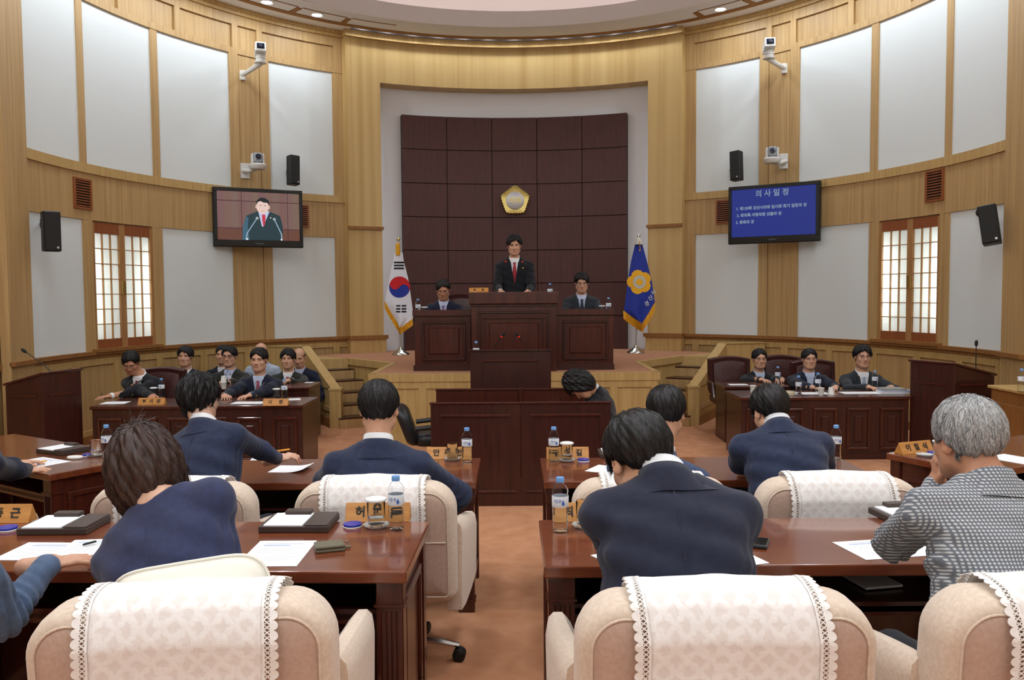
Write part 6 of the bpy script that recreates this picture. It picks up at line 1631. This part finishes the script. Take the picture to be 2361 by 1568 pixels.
# ---------- people facing the room
def facing(label, px, py, Y, jacket, dz=.50, yaw=180, pitch=0, hy=None, deskz=None, desky=None, hands=True, dx=0, lean_=.05, hx=(-.13,.13), **k):
    H=V3(at(px,py,Y)); fw=V3((-math.sin(rad(yaw)),math.cos(rad(yaw)),0)); N=H-fw*(.030+.0016*pitch)+V3((dx,0,-.185*k.get('size',1)+.0008*pitch)); Pp=N-V3((0,0,dz))-fw*lean_
    hn=[None,None]
    if hands and deskz is not None:
        rr=np.cross(fw,V3((0,0,1))); hn=[]
        for i,sd in enumerate((-1,1)):
            W=N+rr*hx[i]; W[2]=deskz+.028; W[1]=desky; hn.append((W,rr*sd*.8+V3((0,.1,-.5)),fw-rr*sd*.45,DN,.35))
    return person(label,H,yaw if hy is None else hy,pitch,k.pop('hroll',0),N,Pp,yaw,hn,jacket,**k)
# speaker standing at the podium
H=V3(at(1186,566,10.98)); N=H+V3((0,.045,-.185)); 
person('man in black suit and red tie standing at the centre podium', H, 180, 10, 0, N, N+V3((0,.02,-.52)), 180,
  [(at(1218,672,10.66),(.25,.9,-.3),(-.2,-.9,-.2),DN,.4),(at(1154,672,10.66),(-.25,.9,-.3),(.2,-.9,-.2),DN,.4)], J_black, tie=T_red, hair='puff', stand=STG, pin=True, sw=.205, strand_n=3000, size=1.0)
facing('man in dark suit and purple tie at the left wing of the bench', 1022,668,11.0, J_midn, pitch=22, tie=T_pur, shirt=SHIRTB, glasses='wire', deskz=WT, desky=10.72, pin=True, knees=STG, hair='short', skin=SK2, strand_n=2500)
facing('man in grey suit with a name badge at the right wing of the bench', 1341,652,11.0, J_char, pitch=12, tie=T_navy, shirt=SHIRTB, glasses='wire', deskz=WT, desky=10.70, knees=STG, badge=True, hair='full', hx=(-.05,.02), strand_n=2500)
# left officials
facing('man in black suit and red tie writing at the left officials desk', 302,836,9.45, J_black, pitch=30, yaw=172, hy=190, tie=T_red, deskz=ZO, desky=9.0, hx=(.10,-.36), pin=True, glasses='wire', dx=.06, strand_n=3000, skin=SK2, lean_=.1)
facing('man in midnight suit and rose tie at the left officials desk', 597,830,9.50, J_midn, pitch=2, tie=T_rose, shirt=SHIRTB, deskz=ZO, desky=8.98, hx=(-.06,.22), pin=True, strand_n=3000, size=1.05)
facing('man in open white collar in the second row on the left', 427,822,11.0, J_midn, yaw=186, hroll=-3, deskz=ZO, desky=10.55, hair='full', size=1.03, strand_n=2500)
facing('man with dark-rimmed glasses in the second row on the left', 529,822,11.0, J_olive, shirt=SHIRTB, glasses='dark', deskz=ZO, desky=10.55, size=1.05, strand_n=2500)
facing('man in dark suit and pink tie in the second row on the left', 664,828,11.0, J_olive, yaw=184, tie=T_rose, deskz=ZO, desky=10.55, pin=True, size=1.02, hair='full', strand_n=2500)
facing('man almost hidden behind the dark-rimmed glasses man', 513,818,11.5, J_midn, hands=False, size=1.0)
facing('balding man in light blue shirt behind the rose tie man', 602,812,11.5, SHIRTS, hands=False, hair='bald', shirt=SHIRTS, size=1.02, hy=200, pitch=15)
facing('balding man in dark jacket in the back row by the stairs', 690,824,11.5, J_midn, pitch=18, hands=False, hair='bald', shirt=SHIRTB, size=1.02)
# right officials
facing('man in dark jacket at the left of the right officials', 1751,828,10.75, J_black, shirt=SHIRTB, deskz=ZO, desky=10.25, hair='short', glasses='wire', size=1.0, strand_n=2500)
facing('man in midnight jacket in the middle of the right officials', 1866,828,9.80, J_midn, yaw=176, shirt=SHIRTB, deskz=ZO, desky=9.34, glasses='wire', pin=True, size=.93, strand_n=2500)
facing('man in grey suit and pale tie at the right officials desk', 1989,823,9.80, J_char, yaw=176, tie=T_sky, deskz=ZO, desky=9.34, glasses='wire', hair='puff', size=1.03, strand_n=3000)
# clerk bent over behind the table
H=V3(at(1336,888,7.48)); N=V3(at(1372,905,7.56))
person('clerk in black jacket bent forward behind the clerks table', H, 62, 74, 0, N, N+V3((.10,.10,-.42)), 75,
  [(N+V3((-.30,-.10,-.16)),(0,-.5,-.6),(-.9,0,-.2),DN,.4),(N+V3((-.28,.10,-.16)),(0,.5,-.6),(-.9,0,-.2),DN,.4)], J_black, hair='bob', face=False, vneck=False, sw=.17, strand_n=4000, hlen=.06)
pen('dark pen in the hand of the writing man', at(232,905,9.05), at(243,921,8.98), M_black)
